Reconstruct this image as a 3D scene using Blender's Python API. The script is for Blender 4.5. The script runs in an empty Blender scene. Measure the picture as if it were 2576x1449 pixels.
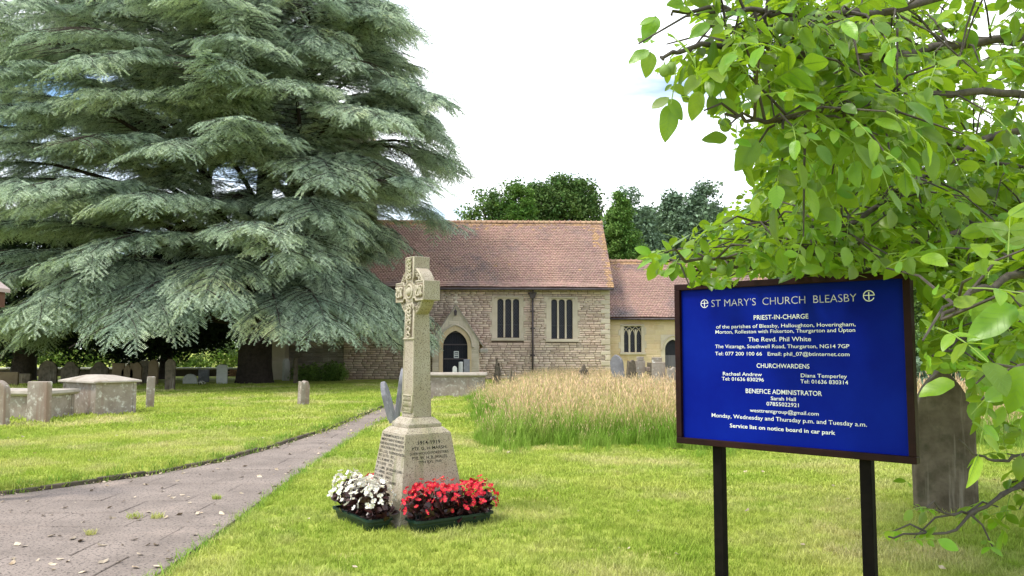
import bpy, math, random
import numpy as np
from mathutils import Vector, Matrix, Euler

R = math.radians
rnd = random.Random(7)
nr = np.random.default_rng(7)
scene = bpy.context.scene
COL = scene.collection

# ------------------------------------------------------------------ camera, sky, sun, exposure
EYE = 1.6
FOC = 2000.0                      # focal length for a frame 2576 wide
TILT = R(4.332)
cam_d = bpy.data.cameras.new('camera')
cam_d.sensor_width = 36.0
cam_d.lens = 36.0 * FOC / 2576.0
cam_d.clip_end = 2000
cam = bpy.data.objects.new('camera', cam_d)
COL.objects.link(cam)
cam.location = (0, 0, EYE)
cam.rotation_euler = (R(90) + TILT, 0, 0)
scene.camera = cam

SUN_EL, SUN_AZ = R(60), R(-118)   # azimuth from +Y towards +X
world = bpy.data.worlds.new("World")
scene.world = world
world.use_nodes = True
nt = world.node_tree
nt.nodes.clear()
wo = nt.nodes.new('ShaderNodeOutputWorld')
bg = nt.nodes.new('ShaderNodeBackground')
sky = nt.nodes.new('ShaderNodeTexSky')
sky.sky_type = 'NISHITA'
sky.sun_disc = False
sky.sun_elevation = SUN_EL
sky.sun_rotation = SUN_AZ % (2 * math.pi)
tc = nt.nodes.new('ShaderNodeTexCoord')
mp = nt.nodes.new('ShaderNodeMapping')
mp.inputs['Scale'].default_value = (1.0, 1.0, 3.2)
mp.inputs['Location'].default_value = (4.46, 0.0, 0.4)
no = nt.nodes.new('ShaderNodeTexNoise')
no.inputs['Scale'].default_value = 2.2
no.inputs['Detail'].default_value = 6
no.inputs['Roughness'].default_value = 0.55
rp = nt.nodes.new('ShaderNodeValToRGB')
rp.color_ramp.elements[0].position = 0.38
rp.color_ramp.elements[0].color = (0.0, 0.0, 0.0, 1)
rp.color_ramp.elements[1].position = 0.60
rp.color_ramp.elements[1].color = (1, 1, 1, 1)
mx = nt.nodes.new('ShaderNodeMix')
mx.data_type = 'RGBA'
mx.inputs['B'].default_value = (8.3, 8.5, 8.8, 1)
nt.links.new(tc.outputs['Generated'], mp.inputs['Vector'])
nt.links.new(mp.outputs['Vector'], no.inputs['Vector'])
nt.links.new(no.outputs['Fac'], rp.inputs['Fac'])
nt.links.new(rp.outputs['Color'], mx.inputs['Factor'])
dim = nt.nodes.new('ShaderNodeMix')          # thin veil over the clear patches
dim.data_type = 'RGBA'
dim.blend_type = 'MULTIPLY'
dim.inputs['Factor'].default_value = 1
dim.inputs['B'].default_value = (0.56, 0.68, 0.74, 1)
nt.links.new(sky.outputs['Color'], dim.inputs['A'])
nt.links.new(dim.outputs['Result'], mx.inputs['A'])
nt.links.new(mx.outputs['Result'], bg.inputs['Color'])
bg.inputs['Strength'].default_value = 0.12
nt.links.new(bg.outputs['Background'], wo.inputs['Surface'])

sun_d = bpy.data.lights.new('sun', 'SUN')
sun_d.energy = 1.5
sun_d.angle = R(11)
sun_d.color = (1.0, 0.95, 0.86)
sun = bpy.data.objects.new('sun', sun_d)
COL.objects.link(sun)
sdir = Vector((math.sin(SUN_AZ) * math.cos(SUN_EL), math.cos(SUN_AZ) * math.cos(SUN_EL), math.sin(SUN_EL)))
sun.rotation_euler = (-sdir).to_track_quat('-Z', 'Y').to_euler()
sun.location = (-8, -8, 30)

vs = scene.view_settings
vs.view_transform = 'Standard'
vs.look = 'None'
vs.gamma = 1
vs.use_curve_mapping = False
vs.exposure = 1.34
scene.cycles.max_bounces = 8
scene.cycles.transparent_max_bounces = 8

# ------------------------------------------------------------------ surveying helpers (a sighting to a point in the place)
CT, ST_ = math.cos(TILT), math.sin(TILT)
def ray(u, v):
    x = (u - 1288.0) / FOC
    y = (724.5 - v) / FOC
    return Vector((x, CT - y * ST_, ST_ + y * CT))
def at(u, v, Y):
    d = ray(u, v)
    return Vector((0, 0, EYE)) + d * (Y / d.y)
def ground_at(u, v, z=0.0):
    d = ray(u, v)
    return Vector((0, 0, EYE)) + d * ((z - EYE) / d.z)
def seen(p):
    x, y, z = p[0], p[1], p[2] - EYE
    dep = y * CT + z * ST_
    if dep <= 0.05:
        return (1e6, 1e6)
    return (1288 + FOC * x / dep, 724.5 - FOC * (z * CT - y * ST_) / dep)
def on_plane(u, v, M, y0=0.0):
    """local x, z where the sight line meets the plane y = y0 of frame M"""
    Mi = M.inverted()
    o = Mi @ Vector((0, 0, EYE))
    d = Mi.to_3x3() @ ray(u, v)
    p = o + d * ((y0 - o.y) / d.y)
    return p.x, p.z

# ------------------------------------------------------------------ objects and meshes
def tag(o, label=None, cat=None, group=None, kind=None):
    if label: o['label'] = label
    if cat: o['category'] = cat
    if group: o['group'] = group
    if kind: o['kind'] = kind
    return o
def link(o, parent=None):
    COL.objects.link(o)
    if parent is not None:
        o.parent = parent
    return o
def empty(name, loc, rz=0.0, label=None, cat=None, group=None):
    o = bpy.data.objects.new(name, None)
    o.empty_display_size = 0.2
    o.location = loc
    o.rotation_euler = (0, 0, rz)
    link(o)
    return tag(o, label, cat, group)

class MB:
    def __init__(self):
        self.v, self.f, self.m = [], [], []
    def add(self, vs_, fs, mi=0):
        n = len(self.v)
        self.v.extend([tuple(p) for p in vs_])
        self.f.extend([tuple(i + n for i in f) for f in fs])
        self.m.extend([mi] * len(fs))
        return self
    def box(self, x0, x1, y0, y1, z0, z1, mi=0, M=None):
        p = [(x0, y0, z0), (x1, y0, z0), (x1, y1, z0), (x0, y1, z0), (x0, y0, z1), (x1, y0, z1), (x1, y1, z1), (x0, y1, z1)]
        if M is not None:
            p = [M @ Vector(q) for q in p]
        return self.add(p, [(0, 3, 2, 1), (4, 5, 6, 7), (0, 1, 5, 4), (1, 2, 6, 5), (2, 3, 7, 6), (3, 0, 4, 7)], mi)
    def frustum(self, w0, d0, z0, w1, d1, z1, mi=0, M=None):
        p = []
        for w, d, z in ((w0, d0, z0), (w1, d1, z1)):
            p += [(-w / 2, -d / 2, z), (w / 2, -d / 2, z), (w / 2, d / 2, z), (-w / 2, d / 2, z)]
        if M is not None:
            p = [M @ Vector(q) for q in p]
        return self.add(p, [(0, 3, 2, 1), (4, 5, 6, 7), (0, 1, 5, 4), (1, 2, 6, 5), (2, 3, 7, 6), (3, 0, 4, 7)], mi)
    def prism(self, outline, y0, y1, mi=0, M=None):
        """outline of (x, z) counter-clockwise seen from -y, extruded from y0 (front) to y1"""
        n = len(outline)
        p = [(x, y0, z) for x, z in outline] + [(x, y1, z) for x, z in outline]
        if M is not None:
            p = [M @ Vector(q) for q in p]
        fs = [tuple(range(n)), tuple(range(2 * n - 1, n - 1, -1))]
        fs += [(i, i + n, (i + 1) % n + n, (i + 1) % n) for i in range(n)]
        return self.add(p, fs, mi)
    def tube(self, pts, rad, n=6, mi=0, cap=True):
        pts = [Vector(p) for p in pts]
        if not hasattr(rad, '__len__'):
            rad = [rad] * len(pts)
        vs_, fs = [], []
        side = None
        for i, p in enumerate(pts):
            t = (pts[min(i + 1, len(pts) - 1)] - pts[max(i - 1, 0)])
            if t.length < 1e-9: t = Vector((0, 0, 1))
            t.normalize()
            if side is None:
                side = t.orthogonal().normalized()
            else:
                side = (side - t * side.dot(t))
                side = side.normalized() if side.length > 1e-6 else t.orthogonal().normalized()
            up = t.cross(side)
            for k in range(n):
                a = 2 * math.pi * k / n
                vs_.append(p + (side * math.cos(a) + up * math.sin(a)) * rad[i])
        for i in range(len(pts) - 1):
            for k in range(n):
                a, b = i * n + k, i * n + (k + 1) % n
                fs.append((a, b, b + n, a + n))
        if cap:
            fs.append(tuple(range(n - 1, -1, -1)))
            fs.append(tuple(range((len(pts) - 1) * n, len(pts) * n)))
        return self.add(vs_, fs, mi)
    def mesh(self, name, mats, smooth=False):
        me = bpy.data.meshes.new(name)
        me.from_pydata(self.v, [], self.f)
        for m in (mats if isinstance(mats, (list, tuple)) else [mats]):
            me.materials.append(m)
        if any(self.m):
            me.polygons.foreach_set('material_index', self.m)
        if smooth:
            me.polygons.foreach_set('use_smooth', [True] * len(me.polygons))
        me.update()
        return me
    def build(self, name, mats, parent=None, smooth=False, bevel=0.0, loc=None, rot=None, kind=None):
        o = bpy.data.objects.new(name, self.mesh(name, mats, smooth))
        if loc is not None: o.location = loc
        if rot is not None: o.rotation_euler = rot
        link(o, parent)
        if bevel:
            b = o.modifiers.new('bevel', 'BEVEL')
            b.width = bevel
            b.segments = 2
            b.limit_method = 'ANGLE'
        if kind: o['kind'] = kind
        return o

def shared(name, me, parent, M, kind=None):
    o = bpy.data.objects.new(name, me)
    link(o, parent)
    o.matrix_basis = M
    if kind: o['kind'] = kind
    return o
def joined_mesh(name, items, mats):
    """one mesh from many copies: items = [(mesh, matrix)]"""
    vs_, loops, starts, totals, mi = [], [], [], [], []
    base = lb = 0
    cache = {}
    for me, M in items:
        if me.name not in cache:
            co = np.empty(len(me.vertices) * 3); me.vertices.foreach_get('co', co)
            li = np.empty(len(me.loops), dtype=np.int64); me.loops.foreach_get('vertex_index', li)
            ls = np.empty(len(me.polygons), dtype=np.int64); me.polygons.foreach_get('loop_start', ls)
            lt = np.empty(len(me.polygons), dtype=np.int64); me.polygons.foreach_get('loop_total', lt)
            ma = np.empty(len(me.polygons), dtype=np.int64); me.polygons.foreach_get('material_index', ma)
            cache[me.name] = (co.reshape(-1, 3), li, ls, lt, ma)
        co, li, ls, lt, ma = cache[me.name]
        A = np.array(M)
        vs_.append(co @ A[:3, :3].T + A[:3, 3])
        loops.append(li + base); starts.append(ls + lb); totals.append(lt); mi.append(ma)
        base += len(co); lb += len(li)
    out = bpy.data.meshes.new(name)
    V = np.concatenate(vs_); L = np.concatenate(loops); S = np.concatenate(starts); T = np.concatenate(totals); I = np.concatenate(mi)
    out.vertices.add(len(V)); out.vertices.foreach_set('co', V.ravel())
    out.loops.add(len(L)); out.loops.foreach_set('vertex_index', L.astype(np.int32))
    out.polygons.add(len(S)); out.polygons.foreach_set('loop_start', S.astype(np.int32))
    for m in mats: out.materials.append(m)
    out.polygons.foreach_set('material_index', I.astype(np.int32))
    out.update(calc_edges=True)
    out.validate()
    return out
def lay(name, rest_name, items, mats, parent, n_single=300, key=None):
    """items=[(mesh, matrix)] : the first n_single (after sorting by key) as parts, the rest joined as one stuff part"""
    if key: items = sorted(items, key=key)
    for me, M in items[:n_single]:
        shared(name, me, parent, M)
    rest = items[n_single:]
    if rest:
        o = bpy.data.objects.new(rest_name, joined_mesh(rest_name, rest, mats))
        link(o, parent)
        o['kind'] = 'stuff'

def scatter(name, pts, rots, scales, variants, parent=None, kind='stuff'):
    """one object that spreads copies of a few small meshes over its points (geometry nodes)"""
    me = bpy.data.meshes.new(name)
    pts = np.asarray(pts, dtype=np.float32)
    me.vertices.add(len(pts))
    me.vertices.foreach_set('co', pts.ravel())
    a = me.attributes.new('rot', 'FLOAT_VECTOR', 'POINT'); a.data.foreach_set('vector', np.asarray(rots, dtype=np.float32).ravel())
    a = me.attributes.new('scl', 'FLOAT', 'POINT'); a.data.foreach_set('value', np.asarray(scales, dtype=np.float32).ravel())
    a = me.attributes.new('pick', 'INT', 'POINT'); a.data.foreach_set('value', nr.integers(0, len(variants), len(pts)).astype(np.int32))
    for m in variants[0].materials: me.materials.append(m)
    o = bpy.data.objects.new(name, me)
    link(o, parent)
    g = bpy.data.node_groups.new(name + '_spread', 'GeometryNodeTree')
    g.interface.new_socket('Geometry', in_out='INPUT', socket_type='NodeSocketGeometry')
    g.interface.new_socket('Geometry', in_out='OUTPUT', socket_type='NodeSocketGeometry')
    gi = g.nodes.new('NodeGroupInput'); go = g.nodes.new('NodeGroupOutput')
    iop = g.nodes.new('GeometryNodeInstanceOnPoints')
    jn = g.nodes.new('GeometryNodeJoinGeometry')
    for vme in variants:
        src = bpy.data.objects.new(name + '_piece', vme)
        oi = g.nodes.new('GeometryNodeObjectInfo')
        oi.inputs['Object'].default_value = src
        oi.inputs['As Instance'].default_value = False
        ti = g.nodes.new('GeometryNodeGeometryToInstance')
        g.links.new(oi.outputs['Geometry'], ti.inputs[0])
        g.links.new(ti.outputs[0], jn.inputs[0])
    def attr(nm, t):
        n = g.nodes.new('GeometryNodeInputNamedAttribute')
        n.data_type = t
        n.inputs['Name'].default_value = nm
        return n.outputs['Attribute']
    g.links.new(gi.outputs[0], iop.inputs['Points'])
    g.links.new(jn.outputs[0], iop.inputs['Instance'])
    iop.inputs['Pick Instance'].default_value = True
    g.links.new(attr('pick', 'INT'), iop.inputs['Instance Index'])
    e2r = g.nodes.new('FunctionNodeEulerToRotation')
    g.links.new(attr('rot', 'FLOAT_VECTOR'), e2r.inputs[0])
    g.links.new(e2r.outputs[0], iop.inputs['Rotation'])
    g.links.new(attr('scl', 'FLOAT'), iop.inputs['Scale'])
    g.links.new(iop.outputs[0], go.inputs[0])
    md = o.modifiers.new('spread', 'NODES')
    md.node_group = g
    if kind: o['kind'] = kind
    return o

# ------------------------------------------------------------------ materials
def mat(name, c1, c2=None, scale=4.0, c3=None, scale3=0.6, cover3=0.55, rough=0.85, rand=0.0, hue=0.0, bump=0.0, bscale=40.0,
        translucent=0.0, tcol=None, speck=None, spscale=120.0, spcover=0.62, spec=0.3, streak=None, coord='Object', bdist=0.01, metal=0.0, detail=6):
    m = bpy.data.materials.new(name)
    m.use_nodes = True
    N, L = m.node_tree.nodes, m.node_tree.links
    b = N['Principled BSDF']
    b.inputs['Roughness'].default_value = rough
    b.inputs['Specular IOR Level'].default_value = spec
    b.inputs['Metallic'].default_value = metal
    if coord == 'World':
        pos = N.new('ShaderNodeNewGeometry').outputs['Position']
    else:
        pos = N.new('ShaderNodeTexCoord').outputs['Object']
    def noise(s, d=detail, vec=None, rg=0.6):
        n = N.new('ShaderNodeTexNoise')
        n.inputs['Scale'].default_value = s
        n.inputs['Detail'].default_value = d
        n.inputs['Roughness'].default_value = rg
        L.new(vec or pos, n.inputs['Vector'])
        return n.outputs['Fac']
    def ramp(f, a, b_):
        r = N.new('ShaderNodeMapRange')
        r.inputs['From Min'].default_value = a
        r.inputs['From Max'].default_value = b_
        L.new(f, r.inputs['Value'])
        return r.outputs['Result']
    def mixc(f, A, B):
        x = N.new('ShaderNodeMix')
        x.data_type = 'RGBA'
        for s, val in (('A', A), ('B', B)):
            if isinstance(val, (tuple, list)): x.inputs[s].default_value = (*val[:3], 1)
            else: L.new(val, x.inputs[s])
        if isinstance(f, float): x.inputs['Factor'].default_value = f
        else: L.new(f, x.inputs['Factor'])
        return x.outputs['Result']
    col = None
    if c2 is not None:
        col = mixc(ramp(noise(scale), 0.36, 0.64), c1, c2)
    else:
        v = N.new('ShaderNodeRGB'); v.outputs[0].default_value = (*c1[:3], 1); col = v.outputs[0]
    if c3 is not None:
        col = mixc(ramp(noise(scale3), cover3, cover3 + 0.18), col, c3)
    if streak is not None:
        mp_ = N.new('ShaderNodeMapping'); mp_.inputs['Scale'].default_value = (streak[1], streak[1], streak[1] * 0.08)
        L.new(pos, mp_.inputs['Vector'])
        col = mixc(ramp(noise(1.0, 4, mp_.outputs[0]), streak[2], streak[2] + 0.15), col, streak[0])
    if speck is not None:
        col = mixc(ramp(noise(spscale, 2), spcover, spcover + 0.05), col, speck)
    if rand or hue:
        oi = N.new('ShaderNodeObjectInfo')
        ge = N.new('ShaderNodeNewGeometry')
        ad = N.new('ShaderNodeMath'); ad.operation = 'ADD'
        L.new(oi.outputs['Random'], ad.inputs[0]); L.new(ge.outputs['Random Per Island'], ad.inputs[1])
        fr = N.new('ShaderNodeMath'); fr.operation = 'FRACT'; L.new(ad.outputs[0], fr.inputs[0])
        hs = N.new('ShaderNodeHueSaturation')
        r1 = N.new('ShaderNodeMapRange'); r1.inputs['To Min'].default_value = 1 - rand; r1.inputs['To Max'].default_value = 1 + rand
        L.new(fr.outputs[0], r1.inputs['Value']); L.new(r1.outputs[0], hs.inputs['Value'])
        if hue:
            m7 = N.new('ShaderNodeMath'); m7.operation = 'MULTIPLY'; m7.inputs[1].default_value = 7.31
            L.new(fr.outputs[0], m7.inputs[0])
            f2 = N.new('ShaderNodeMath'); f2.operation = 'FRACT'; L.new(m7.outputs[0], f2.inputs[0])
            r2 = N.new('ShaderNodeMapRange'); r2.inputs['To Min'].default_value = 0.5 - hue; r2.inputs['To Max'].default_value = 0.5 + hue
            L.new(f2.outputs[0], r2.inputs['Value']); L.new(r2.outputs[0], hs.inputs['Hue'])
        L.new(col, hs.inputs['Color'])
        col = hs.outputs['Color']
    L.new(col, b.inputs['Base Color'])
    if bump:
        bp = N.new('ShaderNodeBump'); bp.inputs['Strength'].default_value = bump; bp.inputs['Distance'].default_value = bdist
        L.new(noise(bscale, 5), bp.inputs['Height'])
        L.new(bp.outputs[0], b.inputs['Normal'])
    if translucent:
        t = N.new('ShaderNodeBsdfTranslucent')
        if tcol: t.inputs['Color'].default_value = (*tcol, 1)
        else: L.new(col, t.inputs['Color'])
        ms = N.new('ShaderNodeMixShader'); ms.inputs[0].default_value = translucent
        L.new(b.outputs[0], ms.inputs[1]); L.new(t.outputs[0], ms.inputs[2])
        L.new(ms.outputs[0], N['Material Output'].inputs['Surface'])
    return m

M_lawn = mat('lawn_turf', (0.26, 0.33, 0.05), (0.40, 0.43, 0.09), 1.1, c3=(0.50, 0.44, 0.18), scale3=0.9, cover3=0.53, rough=0.95, bump=0.6, bscale=60, coord='World', spec=0.1, bdist=0.02)
M_blade = mat('mown_grass', (0.27, 0.38, 0.045), (0.46, 0.50, 0.11), 0.6, c3=(0.60, 0.54, 0.25), scale3=0.5, cover3=0.49, rough=0.8, rand=0.3, translucent=0.35, coord='World', spec=0.2)
M_long = mat('long_grass_blade', (0.17, 0.33, 0.03), (0.32, 0.42, 0.08), 0.8, rough=0.7, rand=0.3, translucent=0.35, coord='World', spec=0.2)
M_stem = mat('long_grass_stem', (0.60, 0.50, 0.22), (0.46, 0.50, 0.15), 0.7, rough=0.8, rand=0.3, translucent=0.3, coord='World', spec=0.2)
M_seed = mat('grass_seed_head', (0.72, 0.51, 0.34), (0.78, 0.62, 0.36), 0.5, rough=0.9, rand=0.28, translucent=0.3, coord='World', spec=0.1)
M_slab = mat('paving_stone', (0.20, 0.162, 0.138), (0.28, 0.228, 0.195), 1.6, c3=(0.33, 0.26, 0.215), scale3=0.9, cover3=0.56, rough=0.95, rand=0.03, bump=1.0, bscale=45, speck=(0.095, 0.08, 0.07), spscale=42, spcover=0.565, coord='World')
M_soil = mat('dark_soil', (0.06, 0.045, 0.035), (0.14, 0.11, 0.085), 9, rough=1, bump=0.5, bscale=60, coord='World')
M_edge = mat('kerb_stone', (0.13, 0.10, 0.075), (0.07, 0.06, 0.04), 5, rough=0.95, rand=0.2, bump=0.5, bscale=50)
M_granite = mat('weathered_granite', (0.37, 0.31, 0.23), (0.45, 0.395, 0.32), 6, c3=(0.32, 0.275, 0.155), scale3=3.0, cover3=0.52, rough=0.9, speck=(0.17, 0.135, 0.10), spscale=95, spcover=0.56, bump=0.4, bscale=130, bdist=0.003, streak=((0.26, 0.25, 0.15), 9, 0.56))
M_carve = mat('carved_granite', (0.42, 0.36, 0.26), (0.48, 0.43, 0.33), 8, c3=(0.32, 0.31, 0.18), scale3=5.0, cover3=0.5, rough=0.9, speck=(0.2, 0.17, 0.13), spscale=110, spcover=0.64, bump=0.3, bscale=130, bdist=0.002)
M_ink = mat('black_lettering', (0.012, 0.011, 0.010), rough=0.6)
M_rubble = mat('rubble_stone', (0.56, 0.425, 0.33), (0.63, 0.51, 0.41), 0.8, c3=(0.52, 0.35, 0.27), scale3=0.55, cover3=0.56, rough=0.95, rand=0.16, hue=0.012, bump=0.8, bscale=14, coord='World', bdist=0.03)
M_mortar = mat('lime_mortar', (0.12, 0.085, 0.065), (0.17, 0.125, 0.095), 3, rough=1, coord='World', bump=0.4, bscale=20)
M_dressed = mat('dressed_limestone', (0.50, 0.42, 0.31), (0.57, 0.49, 0.38), 1.5, c3=(0.44, 0.35, 0.25), scale3=1.2, rough=0.9, rand=0.1, bump=0.3, bscale=20, coord='World')
M_ashlar = mat('golden_ashlar', (0.56, 0.42, 0.25), (0.60, 0.47, 0.30), 0.9, c3=(0.50, 0.33, 0.16), scale3=0.8, rough=0.9, rand=0.07, hue=0.006, bump=0.3, bscale=16, coord='World')
M_grey = mat('grey_weathered_stone', (0.27, 0.23, 0.19), (0.36, 0.32, 0.27), 1.2, c3=(0.20, 0.16, 0.12), scale3=0.7, rough=0.95, rand=0.22, bump=0.7, bscale=14, coord='World', bdist=0.03)
M_tile = mat('clay_tile', (0.41, 0.255, 0.205), (0.33, 0.215, 0.185), 0.35, c3=(0.19, 0.155, 0.155), scale3=0.42, cover3=0.52, rough=0.9, rand=0.11, hue=0.010, coord='World', bump=0.3, bscale=20)
M_lichen_tile = mat('lichened_tile', (0.47, 0.29, 0.15), (0.40, 0.255, 0.18), 1.0, rough=0.95, rand=0.2, coord='World')
M_ridge = mat('ridge_clay', (0.43, 0.25, 0.18), (0.46, 0.31, 0.19), 1.2, rough=0.9, rand=0.15, coord='World')
M_glass = mat('leaded_glass', (0.008, 0.009, 0.018), (0.022, 0.016, 0.03), 5, rough=0.35, spec=0.25)
M_lead = mat('lead_came', (0.055, 0.055, 0.06), rough=0.6)
M_iron = mat('painted_iron', (0.06, 0.045, 0.05), (0.10, 0.08, 0.08), 3, rough=0.6, coord='World')
M_door = mat('dark_oak_door', (0.010, 0.011, 0.018), (0.018, 0.017, 0.022), 5, rough=0.7)
M_paper = mat('white_notice', (0.62, 0.62, 0.60), rough=0.7)
M_blue = mat('blue_sign_paint', (0.0006, 0.007, 0.20), (0.0015, 0.013, 0.25), 2, rough=0.5, spec=0.06)
M_frame = mat('dark_brown_frame', (0.012, 0.003, 0.003), (0.022, 0.006, 0.005), 9, spec=0.15, rough=0.55, bump=0.15, bscale=60)
M_post = mat('black_post', (0.004, 0.003, 0.003), (0.008, 0.006, 0.005), 12, rough=0.7, spec=0.08)
M_white = mat('white_lettering', (0.80, 0.80, 0.80), rough=0.5)
M_silver = mat('silver_lettering', (0.62, 0.60, 0.60), (0.30, 0.30, 0.42), 40, rough=0.35)
M_lichen = mat('lichened_stone', (0.24, 0.195, 0.155), (0.33, 0.28, 0.235), 5, c3=(0.66, 0.64, 0.57), scale3=9, cover3=0.55, rough=0.95, streak=((0.24, 0.165, 0.125), 5, 0.54), bump=0.5, bscale=35)
M_lid = mat('lid_stone', (0.33, 0.285, 0.235), (0.42, 0.37, 0.315), 4, c3=(0.19, 0.14, 0.08), scale3=2.2, cover3=0.56, rough=0.95, bump=0.5, bscale=30)
M_slate = mat('slate_headstone', (0.15, 0.145, 0.155), (0.23, 0.225, 0.24), 4, c3=(0.38, 0.36, 0.34), scale3=8, cover3=0.58, rough=0.8, bump=0.3, bscale=40)
M_darkstone = mat('dark_headstone', (0.085, 0.066, 0.045), (0.17, 0.135, 0.10), 5, c3=(0.055, 0.055, 0.03), scale3=4, cover3=0.54, rough=0.9, streak=((0.27, 0.23, 0.19), 11, 0.58), bump=0.6, bscale=30)
M_brownstone = mat('brown_headstone', (0.17, 0.12, 0.07), (0.22, 0.16, 0.10), 4, rough=0.95, bump=0.5, bscale=30)
M_palestone = mat('pale_headstone', (0.50, 0.49, 0.45), (0.60, 0.59, 0.55), 4, rough=0.85, bump=0.2, bscale=30, c3=(0.34, 0.33, 0.29), scale3=4)
M_cedarbark = mat('cedar_bark', (0.035, 0.026, 0.022), (0.06, 0.045, 0.036), 8, rough=1, bump=0.9, bscale=14, bdist=0.04)
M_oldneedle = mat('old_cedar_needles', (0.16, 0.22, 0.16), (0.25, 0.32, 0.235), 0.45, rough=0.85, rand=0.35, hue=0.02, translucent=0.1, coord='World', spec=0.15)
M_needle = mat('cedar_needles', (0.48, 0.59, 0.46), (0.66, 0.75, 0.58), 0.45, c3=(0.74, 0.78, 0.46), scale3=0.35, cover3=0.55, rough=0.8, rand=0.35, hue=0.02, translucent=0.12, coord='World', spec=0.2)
M_barkgrey = mat('grey_bark', (0.10, 0.085, 0.065), (0.16, 0.14, 0.11), 8, rough=1, bump=0.8, bscale=20)
M_green1 = mat('dark_tree_leaves', (0.075, 0.15, 0.035), (0.15, 0.235, 0.06), 0.35, rough=0.6, rand=0.45, hue=0.02, translucent=0.2, coord='World')
M_green2 = mat('conifer_leaves', (0.075, 0.17, 0.025), (0.15, 0.26, 0.05), 0.5, rough=0.7, rand=0.4, hue=0.015, translucent=0.12, coord='World')
M_green3 = mat('bright_hedge_leaves', (0.12, 0.22, 0.04), (0.24, 0.34, 0.08), 0.5, rough=0.6, rand=0.4, translucent=0.3, coord='World')
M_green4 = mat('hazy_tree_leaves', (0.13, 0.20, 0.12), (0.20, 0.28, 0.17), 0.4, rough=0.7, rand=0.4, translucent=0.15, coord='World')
M_yew = mat('yew_needles', (0.012, 0.026, 0.012), (0.022, 0.042, 0.018), 0.6, rough=0.8, rand=0.3, coord='World')
M_walnut = mat('walnut_leaf', (0.10, 0.215, 0.015), (0.20, 0.33, 0.03), 9, rough=0.36, rand=0.60, hue=0.025, translucent=0.46, tcol=(0.33, 0.50, 0.02), coord='World', spec=0.45)
M_walnutbark = mat('walnut_bark', (0.055, 0.045, 0.038), (0.10, 0.085, 0.07), 20, rough=0.9, bump=0.4, bscale=60)
M_rachis = mat('leaf_stalk', (0.22, 0.32, 0.06), rough=0.6)
M_nut = mat('green_walnut', (0.16, 0.26, 0.05), (0.22, 0.32, 0.08), 30, rough=0.6)
M_trough = mat('green_plastic', (0.006, 0.026, 0.018), rough=0.4, spec=0.5)
M_bleaf = mat('bronze_begonia_leaf', (0.030, 0.010, 0.010), (0.055, 0.018, 0.015), 20, rough=0.35, rand=0.4, spec=0.5)
M_redpet = mat('red_petal', (0.62, 0.012, 0.035), (0.75, 0.035, 0.07), 40, rough=0.6, rand=0.25, translucent=0.25)
M_whitepet = mat('white_petal', (0.80, 0.76, 0.66), (0.85, 0.83, 0.76), 40, rough=0.6, rand=0.08, translucent=0.25)
M_yellow = mat('yellow_stamen', (0.75, 0.55, 0.08), rough=0.8)
M_timber = mat('brown_timber', (0.09, 0.035, 0.02), (0.13, 0.06, 0.035), 8, rough=0.7)
M_barge = mat('pale_bargeboard', (0.42, 0.33, 0.30), rough=0.7)
M_shadewall = mat('shade_toned_wall', (0.05, 0.04, 0.035), (0.09, 0.07, 0.055), 2, rough=1, bump=.5, bscale=10, coord='World')  # tree shade over the boundary wall is put into this dark colour
M_grime = mat('dirt_in_carving', (0.16, 0.12, 0.08), (0.24, 0.19, 0.13), 30, rough=1)
M_brick = mat('red_brick', (0.34, 0.17, 0.12), (0.42, 0.24, 0.17), 3, rough=0.9, rand=0.25, coord='World')
M_deadleaf = mat('dead_leaf', (0.30, 0.22, 0.14), (0.50, 0.42, 0.32), 12, rough=0.8, rand=0.4, coord='World')

# ------------------------------------------------------------------ ground, path, lawns
# the path: right edge and left edge as functions of distance
LE = [(3.0, -16.0), (6.6, -11.0), (8.7, -5.65), (10.1, -4.65), (11.3, -4.15), (13.2, -3.85), (15.7, -3.62), (22.5, -3.5), (39, -3.6)]
RE = [(3.0, -2.45), (5.6, -2.5), (6.6, -2.52), (8.1, -2.6), (10.4, -2.73), (13.7, -2.83), (17.4, -2.86), (20.8, -2.6), (39, -2.2)]
def lerp(tab, y):
    return float(np.interp(y, [a for a, b in tab], [b for a, b in tab]))
def on_path(x, y, m=0.0):
    return 2.5 < y < 38.5 and lerp(LE, y) - m < x < lerp(RE, y) + m
def hump(x, y):
    return 0.03 * math.sin(x * 0.7 + 1.3) * math.sin(y * 0.45) + 0.012 * math.sin(2.1 * x + y)
def gz(x, y):
    if 2.5 < y < 38.5:
        l, r = lerp(LE, y), lerp(RE, y)
        if x < l: s = min(1, (l - x) / 0.12)
        elif x > r: s = min(1, (x - r) / 0.12)
        else: return -0.05
        up = 0.06 if x < l else 0.012
        return -0.05 * (1 - s) + s * (up + 0.4 * hump(x, y) * min(1, abs(x - (l if x < l else r))))
    return 0.4 * hump(x, y) if y < 60 else 0.0
xs = np.unique(np.round(np.concatenate([np.arange(-800, -40, 60), np.arange(-40, -12, 2), np.arange(-12, -2, 0.09), np.arange(-2, 14, 0.5), np.arange(14, 40, 2), np.arange(40, 801, 60)]), 3))
ys = np.unique(np.round(np.concatenate([np.arange(-60, 0, 6), np.arange(0, 26, 0.16), np.arange(26, 60, 1.0), np.arange(60, 1200, 60)]), 3))
gv = [(x, y, gz(x, y)) for y in ys for x in xs]
W = len(xs)
gf = [(j * W + i, j * W + i + 1, (j + 1) * W + i + 1, (j + 1) * W + i) for j in range(len(ys) - 1) for i in range(W - 1)]
gm = MB(); gm.v = gv; gm.f = gf; gm.m = [0] * len(gf)
lawn = gm.build('ground', M_lawn, smooth=True, kind='structure')
tag(lawn, 'green churchyard lawn with straw coloured patches')

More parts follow.
